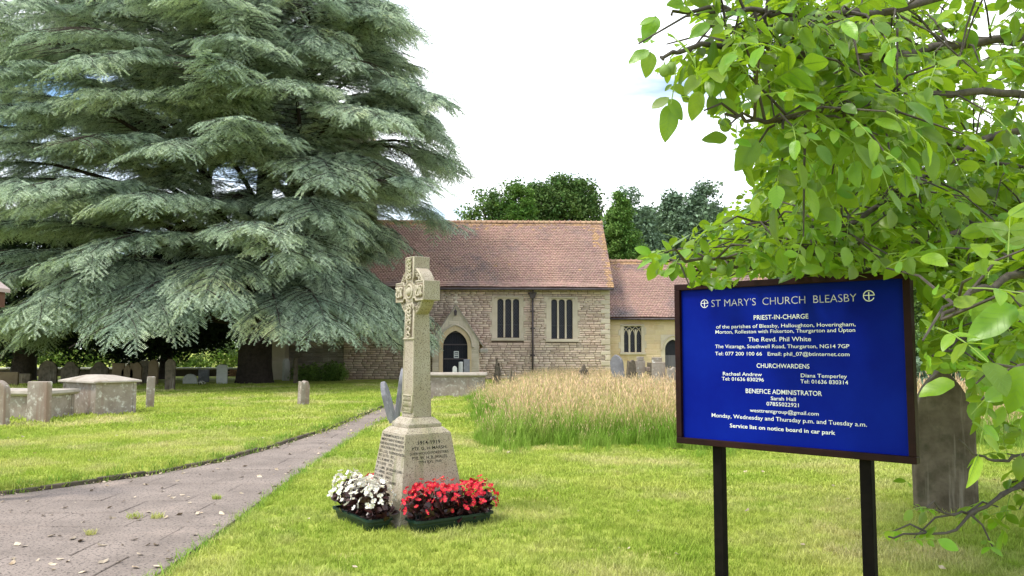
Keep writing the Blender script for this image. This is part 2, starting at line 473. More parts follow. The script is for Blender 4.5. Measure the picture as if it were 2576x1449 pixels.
path = MB()
yy = np.arange(2.6, 38.4, 0.4)
pv, pf = [], []
for y in yy:
    pv += [(lerp(LE, y) + 0.0, y, -0.034), (lerp(RE, y), y, -0.034)]
pf = [(2 * i, 2 * i + 1, 2 * i + 3, 2 * i + 2) for i in range(len(yy) - 1)]
path.add(pv, pf)
path_o = path.build('path', M_soil, kind='structure')
tag(path_o, 'grey stone paved path curving across the churchyard')
# paving slabs: courses straight across the path, trimmed to its edges
y = 4.0
row = 0
while y < 24.5:
    h = 0.50 + rnd.random() * 0.12
    g_ = 0.003
    l0, l1 = max(lerp(LE, y), -9.5) + 0.03, max(lerp(LE, y + h), -9.5) + 0.03
    r0, r1 = lerp(RE, y) - 0.02, lerp(RE, y + h) - 0.02
    xc_ = []
    x_ = r0 - (.45 if row % 2 else .85)
    while x_ > min(l0, l1) + .15:
        xc_.append(x_ + rnd.uniform(-.08, .08)); x_ -= .85
    cuts = [None] + xc_[::-1] + [None]
    n = len(cuts) - 1
    for k in range(n):
        a, b_ = cuts[k], cuts[k + 1]
        q = []
        for (t, yy_, l, r) in ((a, y, l0, r0), (b_, y, l0, r0), (b_, y + h, l1, r1), (a, y + h, l1, r1)):
            ci = len(q); left_side = ci in (0, 3)
            xx_ = (l if left_side else r) if t is None else max(t, l)
            q.append([xx_, yy_])
        if q[1][0] - q[0][0] < .03 and q[2][0] - q[3][0] < .03: continue
        q[0][0] += g_; q[1][0] -= g_; q[2][0] -= g_; q[3][0] += g_
        q[0][1] += g_; q[1][1] += g_; q[2][1] -= g_; q[3][1] -= g_
        zt = [rnd.uniform(-0.004, 0.004) for _ in range(4)]
        c = 0.005
        cx = sum(p[0] for p in q) / 4; cy = sum(p[1] for p in q) / 4
        def inn(p, s): return (p[0] + (c if p[0] < cx else -c) * s, p[1] + (c if p[1] < cy else -c) * s)
        vv = [(p[0] - cx, p[1] - cy, -0.03) for p in q] + [(p[0] - cx, p[1] - cy, zt[i] - 0.005) for i, p in enumerate(q)] + [(inn(p, 1)[0] - cx, inn(p, 1)[1] - cy, zt[i]) for i, p in enumerate(q)]
        ff = [(0, 3, 2, 1), (8, 9, 10, 11)] + [(i, (i + 1) % 4, (i + 1) % 4 + 4, i + 4) for i in range(4)] + [(i + 4, (i + 1) % 4 + 4, (i + 1) % 4 + 8, i + 8) for i in range(4)]
        sm = MB(); sm.add(vv, ff)
        sm.build('paving_slab', M_slab, path_o, loc=(cx, cy, 0))
    y += h
    row += 1
# edging stones along the left side of the path
yq = 7.2
prev = None
s_acc = 0
pts_e = []
for yk in np.arange(7.0, 26, 0.02):
    pts_e.append(Vector((lerp(LE, yk) - 0.03, yk, 0)))
i0 = 0
dist = 0
for i in range(1, len(pts_e)):
    dist += (pts_e[i] - pts_e[i - 1]).length
    if dist > 0.62:
        a, b_ = pts_e[i0], pts_e[i]
        d = (b_ - a); L_ = d.length - 0.02
        me_ = MB(); me_.box(-L_ / 2, L_ / 2, -0.035, 0.035, -0.05, 0.045 + rnd.uniform(-.012, .012))
        me_.build('edging_stone', M_edge, path_o, bevel=0.008, loc=((a.x + b_.x) / 2, (a.y + b_.y) / 2, 0), rot=(rnd.uniform(-.05, .05), 0, math.atan2(d.y, d.x) + rnd.uniform(-.02, .02)))
        i0 = i; dist = 0

# grass tufts
def tuft(nb, h0, h1, w, spread, lean=0.5, mats=None, seed=0):
    r = random.Random(seed)
    m = MB()
    for _ in range(nb):
        a = r.uniform(0, 6.283); rr = spread * math.sqrt(r.random())
        bx, by = rr * math.cos(a), rr * math.sin(a)
        h = r.uniform(h0, h1); ln = r.uniform(0.05, lean) * h
        da = r.uniform(0, 6.283); dx, dy = math.cos(da), math.sin(da)
        sx, sy = -dy * w / 2, dx * w / 2
        p = [(bx - sx, by - sy, 0), (bx + sx, by + sy, 0),
             (bx + dx * ln * .35 + sx * .8, by + dy * ln * .35 + sy * .8, h * .6), (bx + dx * ln * .35 - sx * .8, by + dy * ln * .35 - sy * .8, h * .6),
             (bx + dx * ln, by + dy * ln, h)]
        m.add(p, [(0, 1, 2, 3), (3, 2, 4)])
    return m
def tuft_meshes(nm, n, mats, *a, **k):
    return [tuft(*a, seed=11 + i, **k).mesh(nm, mats) for i in range(n)]
TREES_XY = []
def in_meadow(x, y):
    if y < 11.6 or y > 39.5: return False
    left = -0.28 - (y - 12) * 0.075 + 0.22 * math.sin(y * 1.7)
    front = 12.5 + 0.10 * max(0, x) + 0.45 * math.sin(x * 1.3) + .2 * math.sin(x * 3.7)
    if y < 26.5 and x < left: return False
    if y >= 25.5 and x < -0.4 + 0.2 * math.sin(y): return False
    if y > 33 and x < 0.2: return False
    return y > front and x < 9.5 + y * 0.12
def sow(nm, y0, y1, dens, s0, s1, variants, seed, skip_meadow=True, half=0.70):
    g = np.random.default_rng(seed)
    A = (y1 - y0) * (half * (y0 + y1) + 2)
    n = int(A * dens)
    Y = g.uniform(y0, y1, n); X = g.uniform(-1, 1, n) * (half * Y + 1)
    P, RT, S = [], [], []
    for x, y_ in zip(X, Y):
        d = 0.02 + 0.06 * (math.sin(y_ * 9.7) * math.sin(y_ * 3.1))
        if on_path(x, y_, -max(0.0, d)): continue
        if skip_meadow and in_meadow(x, y_): continue
        if y_ > 30 and -9 < x < 12 and y_ > 38: continue
        P.append((x, y_, gz(x, y_) - 0.005))
        RT.append((g.uniform(-.2, .2), g.uniform(-.2, .2), g.uniform(0, 6.283)))
        S.append(g.uniform(s0, s1))
    o = scatter(nm, P, RT, S, variants)
    return o
near_t = tuft_meshes('grass_tuft', 5, [M_blade], 10, 0.025, 0.06, 0.0055, 0.045, lean=1.1)
mid_t = tuft_meshes('grass_tuft_wide', 5, [M_blade], 14, 0.025, 0.055, 0.010, 0.11, lean=1.1)
far_t = tuft_meshes('grass_tuft_far', 4, [M_blade], 18, 0.03, 0.06, 0.022, 0.28, lean=1.1)
g1 = sow('mown_grass', 4.4, 8.5, 620, 0.6, 1.25, near_t, 3)
g2 = sow('mown_grass', 8.5, 15.0, 230, 0.6, 1.2, mid_t, 4)
g3 = sow('mown_grass', 15.0, 34.0, 42, 0.6, 1.2, far_t, 5)
for g_, lb in ((g1, 'short mown grass blades nearest the camera'), (g2, 'short mown grass round the war memorial'), (g3, 'short mown grass of the far lawn')):
    tag(g_, lb, 'grass')
# taller ragged tufts: path edge, foot of the stones
P, RT, S = [], [], []
for yk in np.arange(7.0, 26, 0.035):
    if rnd.random() < 0.8:
        x = lerp(LE, yk) - rnd.uniform(-0.03, 0.14)
        P.append((x, yk, gz(x, yk))); RT.append((rnd.uniform(-.4, .4), rnd.uniform(-.4, .4), rnd.uniform(0, 6.28))); S.append(rnd.uniform(.8, 1.8))
for yk in np.arange(4.5, 22, 0.03):
    if rnd.random() < 0.8:
        x = lerp(RE, yk) + rnd.uniform(-0.06, 0.1)
        P.append((x, yk, gz(x, yk))); RT.append((rnd.uniform(-.4, .4), rnd.uniform(-.4, .4), rnd.uniform(0, 6.28))); S.append(rnd.uniform(.7, 1.5))
EDGE_TUFTS = (P, RT, S)

# long grass meadow
def long_tuft(seed, tall=True):
    r = random.Random(seed)
    m = MB()
    for _ in range(22):
        a = r.uniform(0, 6.283); rr = 0.18 * math.sqrt(r.random()); bx, by = rr * math.cos(a), rr * math.sin(a)
        h = r.uniform(0.28, 0.68); ln = r.uniform(0.1, 0.6) * h; da = r.uniform(0, 6.283); dx, dy = math.cos(da), math.sin(da); w = 0.012
        sx, sy = -dy * w / 2, dx * w / 2
        m.add([(bx - sx, by - sy, 0), (bx + sx, by + sy, 0), (bx + dx * ln * .3 + sx, by + dy * ln * .3 + sy, h * .6), (bx + dx * ln * .3 - sx, by + dy * ln * .3 - sy, h * .6), (bx + dx * ln, by + dy * ln, h * .95)], [(0, 1, 2, 3), (3, 2, 4)], 0)
    if tall:
        for _ in range(12):
            a = r.uniform(0, 6.283); rr = 0.16 * math.sqrt(r.random()); bx, by = rr * math.cos(a), rr * math.sin(a)
            h = r.uniform(0.48, 1.0) ** 1.2; ln = r.uniform(0.05, 0.42) * h; da = r.uniform(0, 6.283); dx, dy = math.cos(da), math.sin(da); w = 0.0045
            sx, sy = -dy * w / 2, dx * w / 2
            tx, ty = bx + dx * ln, by + dy * ln
            m.add([(bx - sx, by - sy, .15), (bx + sx, by + sy, .15), (tx + sx, ty + sy, h), (tx - sx, ty - sy, h)], [(0, 1, 2, 3)], 1)
            # seed head: slim spindle
            hl = r.uniform(.07, .15); hw = r.uniform(.006, .012); ex, ey = tx + dx * hl * .4, ty + dy * hl * .4
            mx_, my_ = (tx + ex) / 2, (ty + ey) / 2; zm = h + hl * .4
            m.add([(tx, ty, h - .01), (mx_ + hw, my_, zm), (mx_, my_ + hw, zm), (mx_ - hw, my_, zm), (mx_, my_ - hw, zm), (ex, ey, h + hl * .85)],
                  [(0, 2, 1), (0, 3, 2), (0, 4, 3), (0, 1, 4), (5, 1, 2), (5, 2, 3), (5, 3, 4), (5, 4, 1)], 2)
    return m.mesh('long_tuft', [M_long, M_stem, M_seed])
g = np.random.default_rng(9)
def meadow(seed, n, tall, nm, edge_only=False, s=(0.75, 1.15)):
    vs_ = [long_tuft(seed + i, tall) for i in range(6)]
    P, RT, S = [], [], []
    while len(P) < n:
        y_ = g.uniform(11.5, 39); x = g.uniform(-4, 15)
        if edge_only and g.random() < .3 and not in_meadow(x, y_) and in_meadow(x + .1, y_ + .7):
            P.append((x, y_, gz(x, y_) - .01)); RT.append((0, 0, g.uniform(0, 6.283))); S.append(g.uniform(.15, .42)); continue
        if not in_meadow(x, y_): continue
        if edge_only and (in_meadow(x, y_ - 1.0) and in_meadow(x - 0.6, y_)): continue
        if not edge_only and (not in_meadow(x, y_ - 0.35)) and g.random() < .6: continue
        k = 0.55 + 0.45 * math.sin(x * 1.1 + 2) * math.sin(y_ * .8) if not edge_only else 1
        P.append((x, y_, gz(x, y_) - .01)); RT.append((g.uniform(-.12, .12), g.uniform(-.12, .12), g.uniform(0, 6.283)))
        ed_ = 1.0
        for q_, sc_ in ((.25, .42), (.55, .62), (.9, .78), (1.4, .9)):
            if not (in_meadow(x, y_ - q_) and in_meadow(x - q_ * .7, y_)): ed_ = sc_; break
        if tall: ed_ = .35 + .65 * ed_ if g.random() < .3 else ed_
        S.append(ed_ * g.uniform(*s) * (0.86 + 0.14 * k) * (0.70 if y_ > 22 else .82 if y_ > 18 else 1.0))
    return scatter(nm, P, RT, S, vs_)
tag(meadow(40, 8600, True, 'long_grass'), 'tall uncut meadow grass with straw and pinkish seed heads in front of the nave', 'grass')
tag(meadow(60, 2300, False, 'meadow_undergrowth', True, (.9, 1.3)), 'lush green lower grass along the mown edge of the meadow', 'grass')
e_t = tuft_meshes('edge_tuft', 4, [M_long], 12, 0.04, 0.09, 0.006, 0.05, lean=1.2)

# ------------------------------------------------------------------ war memorial
MC = ground_at(1003, 1335)            # the plinth corner nearest the camera
MROT = R(-54.9)
BW = 0.36                              # half width of plinth at the ground
dirx = Vector((math.cos(MROT), math.sin(MROT), 0)); diry = Vector((-math.sin(MROT), math.cos(MROT), 0))
mloc = MC - dirx * BW + diry * BW
memo = empty('war_memorial', (mloc.x, mloc.y, 0), MROT, 'weathered granite ringed cross war memorial with carved interlace on a tapered inscribed plinth', 'memorial')
m = MB(); m.frustum(2 * BW, 2 * BW, -0.05, 0.48, 0.48, 0.81); m.build('plinth', M_granite, memo, bevel=0.006)
m = MB(); m.frustum(0.48, 0.48, 0.8105, 0.375, 0.375, 0.862); m.frustum(0.35, 0.35, 0.8625, 0.35, 0.35, 0.893); m.frustum(0.35, 0.35, 0.8935, 0.262, 0.235, 0.952)
m.build('stepped_base', M_granite, memo, bevel=0.004)
HZ = 2.14                              # height of the cross centre
SW0, SD0, SW1, SD1 = 0.235, 0.195, 0.185, 0.160
m = MB(); m.frustum(SW0, SD0, 0.9525, SW1, SD1, HZ - 0.17)
m.build('shaft', M_granite, memo, bevel=0.005)
# head: cross with concave armpits
def cross_outline():
    AW, AH, AT, AB = 0.285, 0.093, 0.335, 0.171   # arm reach, half height, top, down to shaft
    nw = SW1 / 2
    out = []
    def arc(cx, cz, r, a0, a1, n=7):
        return [(cx + r * math.cos(R(a0 + (a1 - a0) * k / n)), cz + r * math.sin(R(a0 + (a1 - a0) * k / n))) for k in range(n + 1)]
    o = [(-nw, -AB), (nw, -AB)]
    c = 0.048
    hx, hz = 0.062, 0.062
    # lower right armpit: the head narrows to its centre then opens to the arm
    o += [(nw, -0.15)] + arc(nw + 0.012, -AH - 0.012, c, 230, 40, 8)[0:0]
    o += [(nw * 0.92, -0.135), (hx + .004, -0.118), (hx - .002, -0.095), (hx + .004, -0.072), (hx + .026, -0.06), (hx + .055, -0.066), (hx + .07, -AH)]
    o += [(AW, -AH), (AW, AH), (hx + .07, AH), (hx + .055, 0.066), (hx + .026, 0.06), (hx + .004, 0.072), (hx - .002, 0.095), (hx + .004, 0.118), (nw * .86, 0.135)]
    o += [(nw * .9, 0.16), (nw * .9, AT), (-nw * .9, AT), (-nw * .9, .16)]
    o += [(-nw * .86, 0.135), (-hx - .004, 0.118), (-hx + .002, 0.095), (-hx - .004, 0.072), (-hx - .026, 0.06), (-hx - .055, 0.066), (-hx - .07, AH), (-AW, AH), (-AW, -AH),
          (-hx - .07, -AH), (-hx - .055, -0.066), (-hx - .026, -0.06), (-hx - .004, -0.072), (-hx + .002, -0.095), (-hx - .004, -0.118), (-nw * .92, -0.135), (-nw, -0.15)]
    return o
T2 = 0.085
m = MB(); m.prism([(x, HZ + z) for x, z in cross_outline()], -T2, T2)
head = m.build('cross_head', M_granite, memo, bevel=0.005)
# ring between the arms
m = MB()
RO, RI, RT_ = 0.238, 0.178, 0.062
for q in range(4):
    a0, a1 = 90 * q + 14, 90 * q + 76
    n = 14
    vv, ff = [], []
    for k in range(n + 1):
        a = R(a0 + (a1 - a0) * k / n); c_, s_ = math.cos(a), math.sin(a)
        vv += [(RI * c_, -RT_, HZ + RI * s_), (RO * c_, -RT_, HZ + RO * s_), (RO * c_, RT_, HZ + RO * s_), (RI * c_, RT_, HZ + RI * s_)]
        if k:
            b_ = 4 * (k - 1)
            ff += [(b_, b_ + 1, b_ + 5, b_ + 4), (b_ + 1, b_ + 2, b_ + 6, b_ + 5), (b_ + 2, b_ + 3, b_ + 7, b_ + 6), (b_ + 3, b_, b_ + 4, b_ + 7)]
    m.add(vv, ff)
m.build('ring', M_granite, memo, bevel=0.003)
# front carvings (front face is y = -T2 on the head, -SD/2 on the shaft)
m = MB()
for q in range(4):       # beading on the ring front
    for k in range(8):
        a = R(90 * q + 20 + 50 * k / 7)
        for rr_ in (0.193, 0.213):
            aa = a + (0.03 if rr_ > .2 else 0)
            m.tube([(rr_ * math.cos(aa - .045), -RT_ - .003, HZ + rr_ * math.sin(aa - .045)), ((rr_ + .012 * (1 if k % 2 else -1)) * math.cos(aa), -RT_ - .012, HZ + (rr_ + .012 * (1 if k % 2 else -1)) * math.sin(aa)), (rr_ * math.cos(aa + .05), -RT_ - .003, HZ + rr_ * math.sin(aa + .05))], .0055, 5)
    m.tube([(0.228 * math.cos(R(90 * q + 14 + 62 * k / 12)), -RT_ - .002, HZ + 0.228 * math.sin(R(90 * q + 14 + 62 * k / 12))) for k in range(13)], .008, 6)
    m.tube([(0.184 * math.cos(R(90 * q + 14 + 62 * k / 12)), -RT_ - .002, HZ + 0.184 * math.sin(R(90 * q + 14 + 62 * k / 12))) for k in range(13)], .006, 6)
m.build('ring_beading', M_carve, memo, smooth=True, kind='stuff')
def interlace(m, cx, z0, z1, half, y, strands=3, period=None, horiz=False, y2=None, rad=0.008):
    L_ = z1 - z0
    period = period or half * 2.4
    n = max(8, int(L_ / period * 12))
    for s in range(strands):
        pts = []
        for k in range(n + 1):
            t = k / n
            ph = 2 * math.pi * (t * L_ / period + s / strands)
            o_ = half * 0.84 * math.sin(ph)
            dep = 0.006 * math.sin(2 * ph + math.pi * s * .5) - 0.010
            yb = y if y2 is None else y + (y2 - y) * t
            pts.append((z0 + t * L_, yb + dep, cx + o_) if horiz else (cx + o_, yb + dep, z0 + t * L_))
        m.tube(pts, rad, 6)
def sd(z): return (SD0 + (SD1 - SD0) * (z - 0.9525) / (HZ - 0.17 - 0.9525)) / 2
def sw(z): return (SW0 + (SW1 - SW0) * (z - 0.9525) / (HZ - 0.17 - 0.9525)) / 2
m = MB()
interlace(m, 0, HZ - 0.315, HZ - 0.125, 0.048, -0.083, 4, y2=-T2, rad=.0085)
interlace(m, 0, HZ - 0.44, HZ - 0.315, 0.040, -0.0875, 2, period=.10, y2=-0.083, rad=.0085)
interlace(m, 0, HZ + 0.12, HZ + 0.31, 0.045, -T2, 4, rad=.0085)
interlace(m, HZ, 0.135, 0.262, 0.058, -T2, 4, horiz=True, rad=.0085)
interlace(m, HZ, -0.262, -0.135, 0.058, -T2, 4, horiz=True, rad=.0085)
m.build('knotwork', M_carve, memo, smooth=True, kind='stuff')
m = MB()
m.add([(-.052, -.0895, HZ - .44), (.052, -.0895, HZ - .44), (.052, -T2 - .0015, HZ - .125), (-.052, -T2 - .0015, HZ - .125)], [(0, 1, 2, 3)])
for x0_, x1_, z0_, z1_ in ((-.05, .05, .12, .315), (.13, .268, -.066, .066), (-.268, -.13, -.066, .066)):
    m.add([(x0_, -T2 - .0015, HZ + z0_), (x1_, -T2 - .0015, HZ + z0_), (x1_, -T2 - .0015, HZ + z1_), (x0_, -T2 - .0015, HZ + z1_)], [(0, 1, 2, 3)])
m.add([(-.08, -sd(1.0) - .0015, 1.003), (.08, -sd(1.0) - .0015, 1.003), (.08, -sd(1.15) - .0015, 1.152), (-.08, -sd(1.15) - .0015, 1.152)], [(0, 1, 2, 3)])
m.build('carved_ground', M_grime, memo)
m = MB()
for k in range(1): pass
ringp = lambda r_, y_: [(r_ * math.cos(R(a)), y_, HZ + r_ * math.sin(R(a))) for a in range(0, 361, 20)]
m.tube(ringp(0.062, -T2 - .004), .012, 6, cap=False)
m.tube(ringp(0.098, -T2 - .001), .005, 6, cap=False)
vv, ff = [], []
for i in range(6):                                  # dome of the boss
    a = R(15 * i + 8)
    for k in range(16):
        b_ = 2 * math.pi * k / 16
        vv.append((0.044 * math.cos(a - R(8)) * math.cos(b_), -T2 - 0.036 * math.sin(a - R(8)), HZ + 0.044 * math.cos(a - R(8)) * math.sin(b_)))
    if i: ff += [((i - 1) * 16 + k, (i - 1) * 16 + (k + 1) % 16, i * 16 + (k + 1) % 16, i * 16 + k) for k in range(16)]
ff.append(tuple(5 * 16 + k for k in range(16)))
m.add(vv, ff)
m.build('boss', M_carve, memo, smooth=True)
# roll mouldings framing the front face
m = MB()
e = T2 + 0.001
co = [(x, HZ + z) for x, z in cross_outline()]
path_pts = [(x * .965, -e, HZ + (z - HZ) * .975) for x, z in co]
m.tube(path_pts[1:] + path_pts[:1], .0075, 6)
for sx in (-1, 1):
    m.tube([(sx * (sw(z) - .009), -sd(z) - .001, z) for z in np.linspace(1.0, HZ - .17, 6)], .007, 6)
m.build('edge_roll', M_carve, memo, smooth=True)
m = MB()
z_ = HZ - 0.45
m.tube([(-sw(z_), -sd(z_) - .004, z_), (sw(z_), -sd(z_) - .004, z_)], .011, 8)
m.build('band', M_carve, memo, smooth=True)
m = MB()
for a, b_ in (((-.085, 1.155), (.085, 1.155)), ((-.085, 1.0), (.085, 1.0)), ((-.085, 1.0), (-.085, 1.155)), ((.085, 1.0), (.085, 1.155))):
    m.tube([(a[0], -sd(a[1]) - .003, a[1]), (b_[0], -sd(b_[1]) - .003, b_[1])], .009, 6)
for k in range(6):
    x0 = -.066 + k * .0265
    m.tube([(x0 + .011 * math.sin(2 * math.pi * t * 2.5 + k * math.pi * .0), -sd(1.0 + .155 * t) - .004 - .004 * math.cos(2 * math.pi * 2.5 * t), 1.01 + .135 * t) for t in np.linspace(0, 1, 22)], .0065, 6)
m.build('woven_panel', M_carve, memo, smooth=True)

def text_mesh(s, size=1.0, extrude=0.0):
    cu = bpy.data.curves.new('lettering', 'FONT')
    cu.body = s
    cu.size = size
    cu.extrude = extrude
    cu.resolution_u = 3
    o = bpy.data.objects.new('lettering', cu)
    COL.objects.link(o)
    dg = bpy.context.evaluated_depsgraph_get()
    me = bpy.data.meshes.new_from_object(o.evaluated_get(dg))
    bpy.data.objects.remove(o)
    return me
def lettering(s, parent, M, width=None, cap=0.03, align='C', material=None, bold=0.0, thick=0.0006, name='lettering'):
    """text standing in the local plane: x along, y up, z out of the surface"""
    cu = bpy.data.curves.new('lettering', 'FONT')
    cu.body = s; cu.size = 1.0; cu.resolution_u = 3; cu.offset = bold; cu.extrude = 0
    t = bpy.data.objects.new('lettering', cu)
    COL.objects.link(t)
    dg = bpy.context.evaluated_depsgraph_get()
    me = bpy.data.meshes.new_from_object(t.evaluated_get(dg))
    bpy.data.objects.remove(t)
    co = np.empty(len(me.vertices) * 3); me.vertices.foreach_get('co', co); co = co.reshape(-1, 3)
    w = co[:, 0].max() - co[:, 0].min(); x0 = co[:, 0].min()
    CAPH = 0.729
    sy = cap / CAPH
    sx = sy if width is None else width / w
    co[:, 0] = (co[:, 0] - x0 - (w / 2 if align == 'C' else 0)) * sx
    co[:, 1] *= sy
    co[:, 2] = thick
    me.vertices.foreach_set('co', co.ravel())
    me.materials.clear(); me.materials.append(material or M_white)
    o = bpy.data.objects.new(name, me)
    link(o, parent)
    o.matrix_basis = M
    return o
# frames of the two inscribed plinth faces: origin on the top edge centre, y up the slope
def face_frame(nrm):
    tilt = math.atan((BW - 0.24) / 0.86)
    nrm = Vector(nrm)
    out = (nrm * math.cos(tilt) + Vector((0, 0, 1)) * math.sin(tilt)).normalized()
    along = Vector((0, 0, 1)).cross(nrm)
    up = out.cross(along)
    Mx = Matrix((along, up, out)).transposed().to_4x4()
    Mx.translation = nrm * 0.24 + Vector((0, 0, 0.81))
    return Mx
FR = face_frame((1, 0, 0))
for s, dz, w, c in (("1914-1919", .093, .235, .036), ("PTE. G. H. MARSH.", .140, .365, .028), ("SHERWOOD FORESTERS.", .182, .41, .023), ("PTE. W. H. B. WALES.", .224, .375, .028), ("7TH RYL. FUS", .262, .235, .023)):
    lettering(s, memo, FR @ Matrix.Translation((0.0, -dz, .0005)), w, c, 'C', M_ink, bold=.012, name='inscription')
FL = face_frame((0, -1, 0))
L_lines = [("\u201cTHIS MONUMENT WAS ERECTED TO THE", .43, 'C'), ("MEMORY OF THE MEN OF THE PARISHES OF", .45, 'C'), ("BLEASBY AND HALLOUGHTON, WHO GAVE THEIR", .48, 'C'), ("LIVES IN THE GREAT WAR 1914-1919.\u201d", .44, 'C'),
           ("LIEUT. L. E. COLL.  7TH SHERWOOD FORESTERS.", .52, 'L'), ("SERGT. G. E. COX.    10TH  \u201e", .34, 'L'), ("PTE. C. W. ANDREW.  8TH  \u201e", .34, 'L'), ("PTE. R. OLIVER.      17TH  \u201e", .34, 'L'),
           ("CPL. J. L. JAMES.   3RD GRENADIER GUARDS", .54, 'L'), ("PTE. T. SHEPHERD.   LANCS. REGT.", .38, 'L'), ("PTE. H. PALMER.      KING\u2019S R.", .34, 'L'), ("SAPPER F. WALKER.  ROYAL ENGINEERS", .46, 'L'), ("CAPTAIN R. STEEL", .22, 'L')]
for i, (s, w, al) in enumerate(L_lines):
    dz = .042 + i * .0375
    half = .24 + .139 * dz
    x = 0 if al == 'C' else -half + .025
    lettering(s, memo, FL @ Matrix.Translation((x, -dz, .0005)), w, .024, al, M_ink, bold=.012, name='inscription')

# ------------------------------------------------------------------ flower troughs with begonias
def begonia_meshes(seed, pet, wid=.12, hgt=.25):
    r = random.Random(seed)
    fo, fl = MB(), MB()
    def dome(rad, ht):
        a = r.uniform(0, 6.283); u_ = r.random() ** .5
        zz = math.sqrt(max(0, 1 - u_ * u_))
        return Vector((rad * u_ * math.cos(a), rad * u_ * math.sin(a), ht * (0.25 + .75 * zz) * r.uniform(.8, 1.05)))
    for _ in range(90):
        p = dome(wid * 1.1, hgt * .9) * r.uniform(.55, 1.0)
        p.z = p.z - (.05 if r.random() < .5 else 0)
        s = r.uniform(.022, .038)
        Mx = Matrix.Translation(p) @ Euler((r.uniform(-1.0, 1.0), r.uniform(-1.0, 1.0), r.uniform(0, 6.28))).to_matrix().to_4x4()
        q = [Mx @ Vector((s * x, s * y_, s * z_)) for x, y_, z_ in ((0, -.9, 0), (.6, -.3, .15), (.7, .4, .12), (0, 1.1, -.1), (-.7, .4, .12), (-.6, -.3, .15), (0, 0, -.05))]
        fo.add(q, [(0, 1, 6), (1, 2, 6), (2, 3, 6), (3, 4, 6), (4, 5, 6), (5, 0, 6)])
    for _ in range(10):
        p = dome(wid, hgt)
        fo.tube([(p.x * .2, p.y * .2, -.02), (p.x * .7, p.y * .7, p.z * .6), p], .004, 4)
    for _ in range(62):
        p = dome(wid * 1.18, hgt * 1.12)
        nrm = Vector((p.x * 1.6, p.y * 1.6, p.z * .7 + .02)).normalized()
        Mx = Matrix.Translation(p) @ nrm.to_track_quat('Z', 'Y').to_matrix().to_4x4() @ Euler((r.uniform(-.6, .6), r.uniform(-.6, .6), r.uniform(0, 6.28))).to_matrix().to_4x4()
        s = r.uniform(.014, .022)
        for k in range(4):
            a = k * math.pi / 2; L_ = s * (1.25 if k % 2 == 0 else .85); wd = s * (.85 if k % 2 == 0 else .5)
            c_, s_ = math.cos(a), math.sin(a)
            q = [Mx @ Vector((x * c_ - y_ * s_, x * s_ + y_ * c_, z_)) for x, y_, z_ in ((0, 0, 0), (L_ * .5, wd * .75, .003), (L_, wd * .35, .006), (L_, -wd * .35, .006), (L_ * .5, -wd * .75, .003))]
            fl.add(q, [(0, 1, 2, 3, 4)], 0)
        c = [Mx @ Vector((.004 * math.cos(a), .004 * math.sin(a), .002)) for a in (0, 2.1, 4.2)] + [Mx @ Vector((0, 0, .007))]
        fl.add(c, [(0, 1, 3), (1, 2, 3), (2, 0, 3)], 1)
    return fo.mesh('foliage', [M_bleaf]), fl.mesh('flowers', [pet, M_yellow])
RED = [begonia_meshes(s, M_redpet) for s in (1, 2, 3)]
WHI = [begonia_meshes(s, M_whitepet) for s in (4, 5, 6)]
MM = Matrix.Translation((mloc.x, mloc.y, 0)) @ Matrix.Rotation(MROT, 4, 'Z')
def trough(lx, ly, along_y, kinds, label, plab, L_=0.80, Wd=0.25, Hh=0.115):
    rz = MROT + (math.pi / 2 if along_y else 0)
    w = MM @ Vector((lx, ly, 0))
    t = empty('flower_trough', (w.x, w.y, 0.0), rz, label, 'planter', 'green plastic flower troughs round the memorial')
    def rr(l, w_, z, rad=.05):
        out = []
        for cx, cy, a0 in ((l / 2 - rad, w_ / 2 - rad, 0), (-l / 2 + rad, w_ / 2 - rad, 90), (-l / 2 + rad, -w_ / 2 + rad, 180), (l / 2 - rad, -w_ / 2 + rad, 270)):
            for k in range(4):
                a = R(a0 + 30 * k); out.append((cx + rad * math.cos(a), cy + rad * math.sin(a), z))
        return out
    lv = [rr(L_ - .07, Wd - .07, 0), rr(L_ - .02, Wd - .02, Hh - .02)]
    vv = lv[0] + lv[1]
    n = 16
    m = MB(); m.add(vv, [(i, (i + 1) % n, (i + 1) % n + n, i + n) for i in range(n)] + [tuple(range(n - 1, -1, -1))])
    m.build('trough_body', M_trough, t, smooth=False)
    vv = rr(L_ - .02, Wd - .02, Hh - .02) + rr(L_ + .012, Wd + .012, Hh - .02) + rr(L_ + .012, Wd + .012, Hh) + rr(L_ - .03, Wd - .03, Hh) + rr(L_ - .03, Wd - .03, Hh - .05)
    m = MB(); m.add(vv, [(j * n + i, j * n + (i + 1) % n, (j + 1) * n + (i + 1) % n, (j + 1) * n + i) for j in range(4) for i in range(n)])
    m.build('rim', M_trough, t)
    m = MB(); m.add(rr(L_ - .031, Wd - .031, Hh - .03), [tuple(range(n))]); m.build('soil', M_soil, t)
    npl = 4
    for i in range(npl):
        for j in (0,):
            off = Vector((-L_ / 2 + (i + .5) * L_ / npl, rnd.uniform(-.015, .015), Hh - .035))
            wp = t.matrix_basis @ off if False else Matrix.Translation((w.x, w.y, 0)) @ Matrix.Rotation(rz, 4, 'Z') @ off
            red = kinds == 'red'
            e_ = empty('begonia', wp, rnd.uniform(0, 6.28), plab[i], 'begonia', 'begonias in the troughs round the memorial')
            s = rnd.uniform(1.15, 1.35)
            e_.scale = (s, s, s * rnd.uniform(.9, 1.1))
            fo, fl = (RED if red else WHI)[i % 3]
            for nm, me in (('foliage', fo), ('flowers', fl)):
                o = bpy.data.objects.new(nm, me); link(o, e_); o['kind'] = 'stuff'
    return t
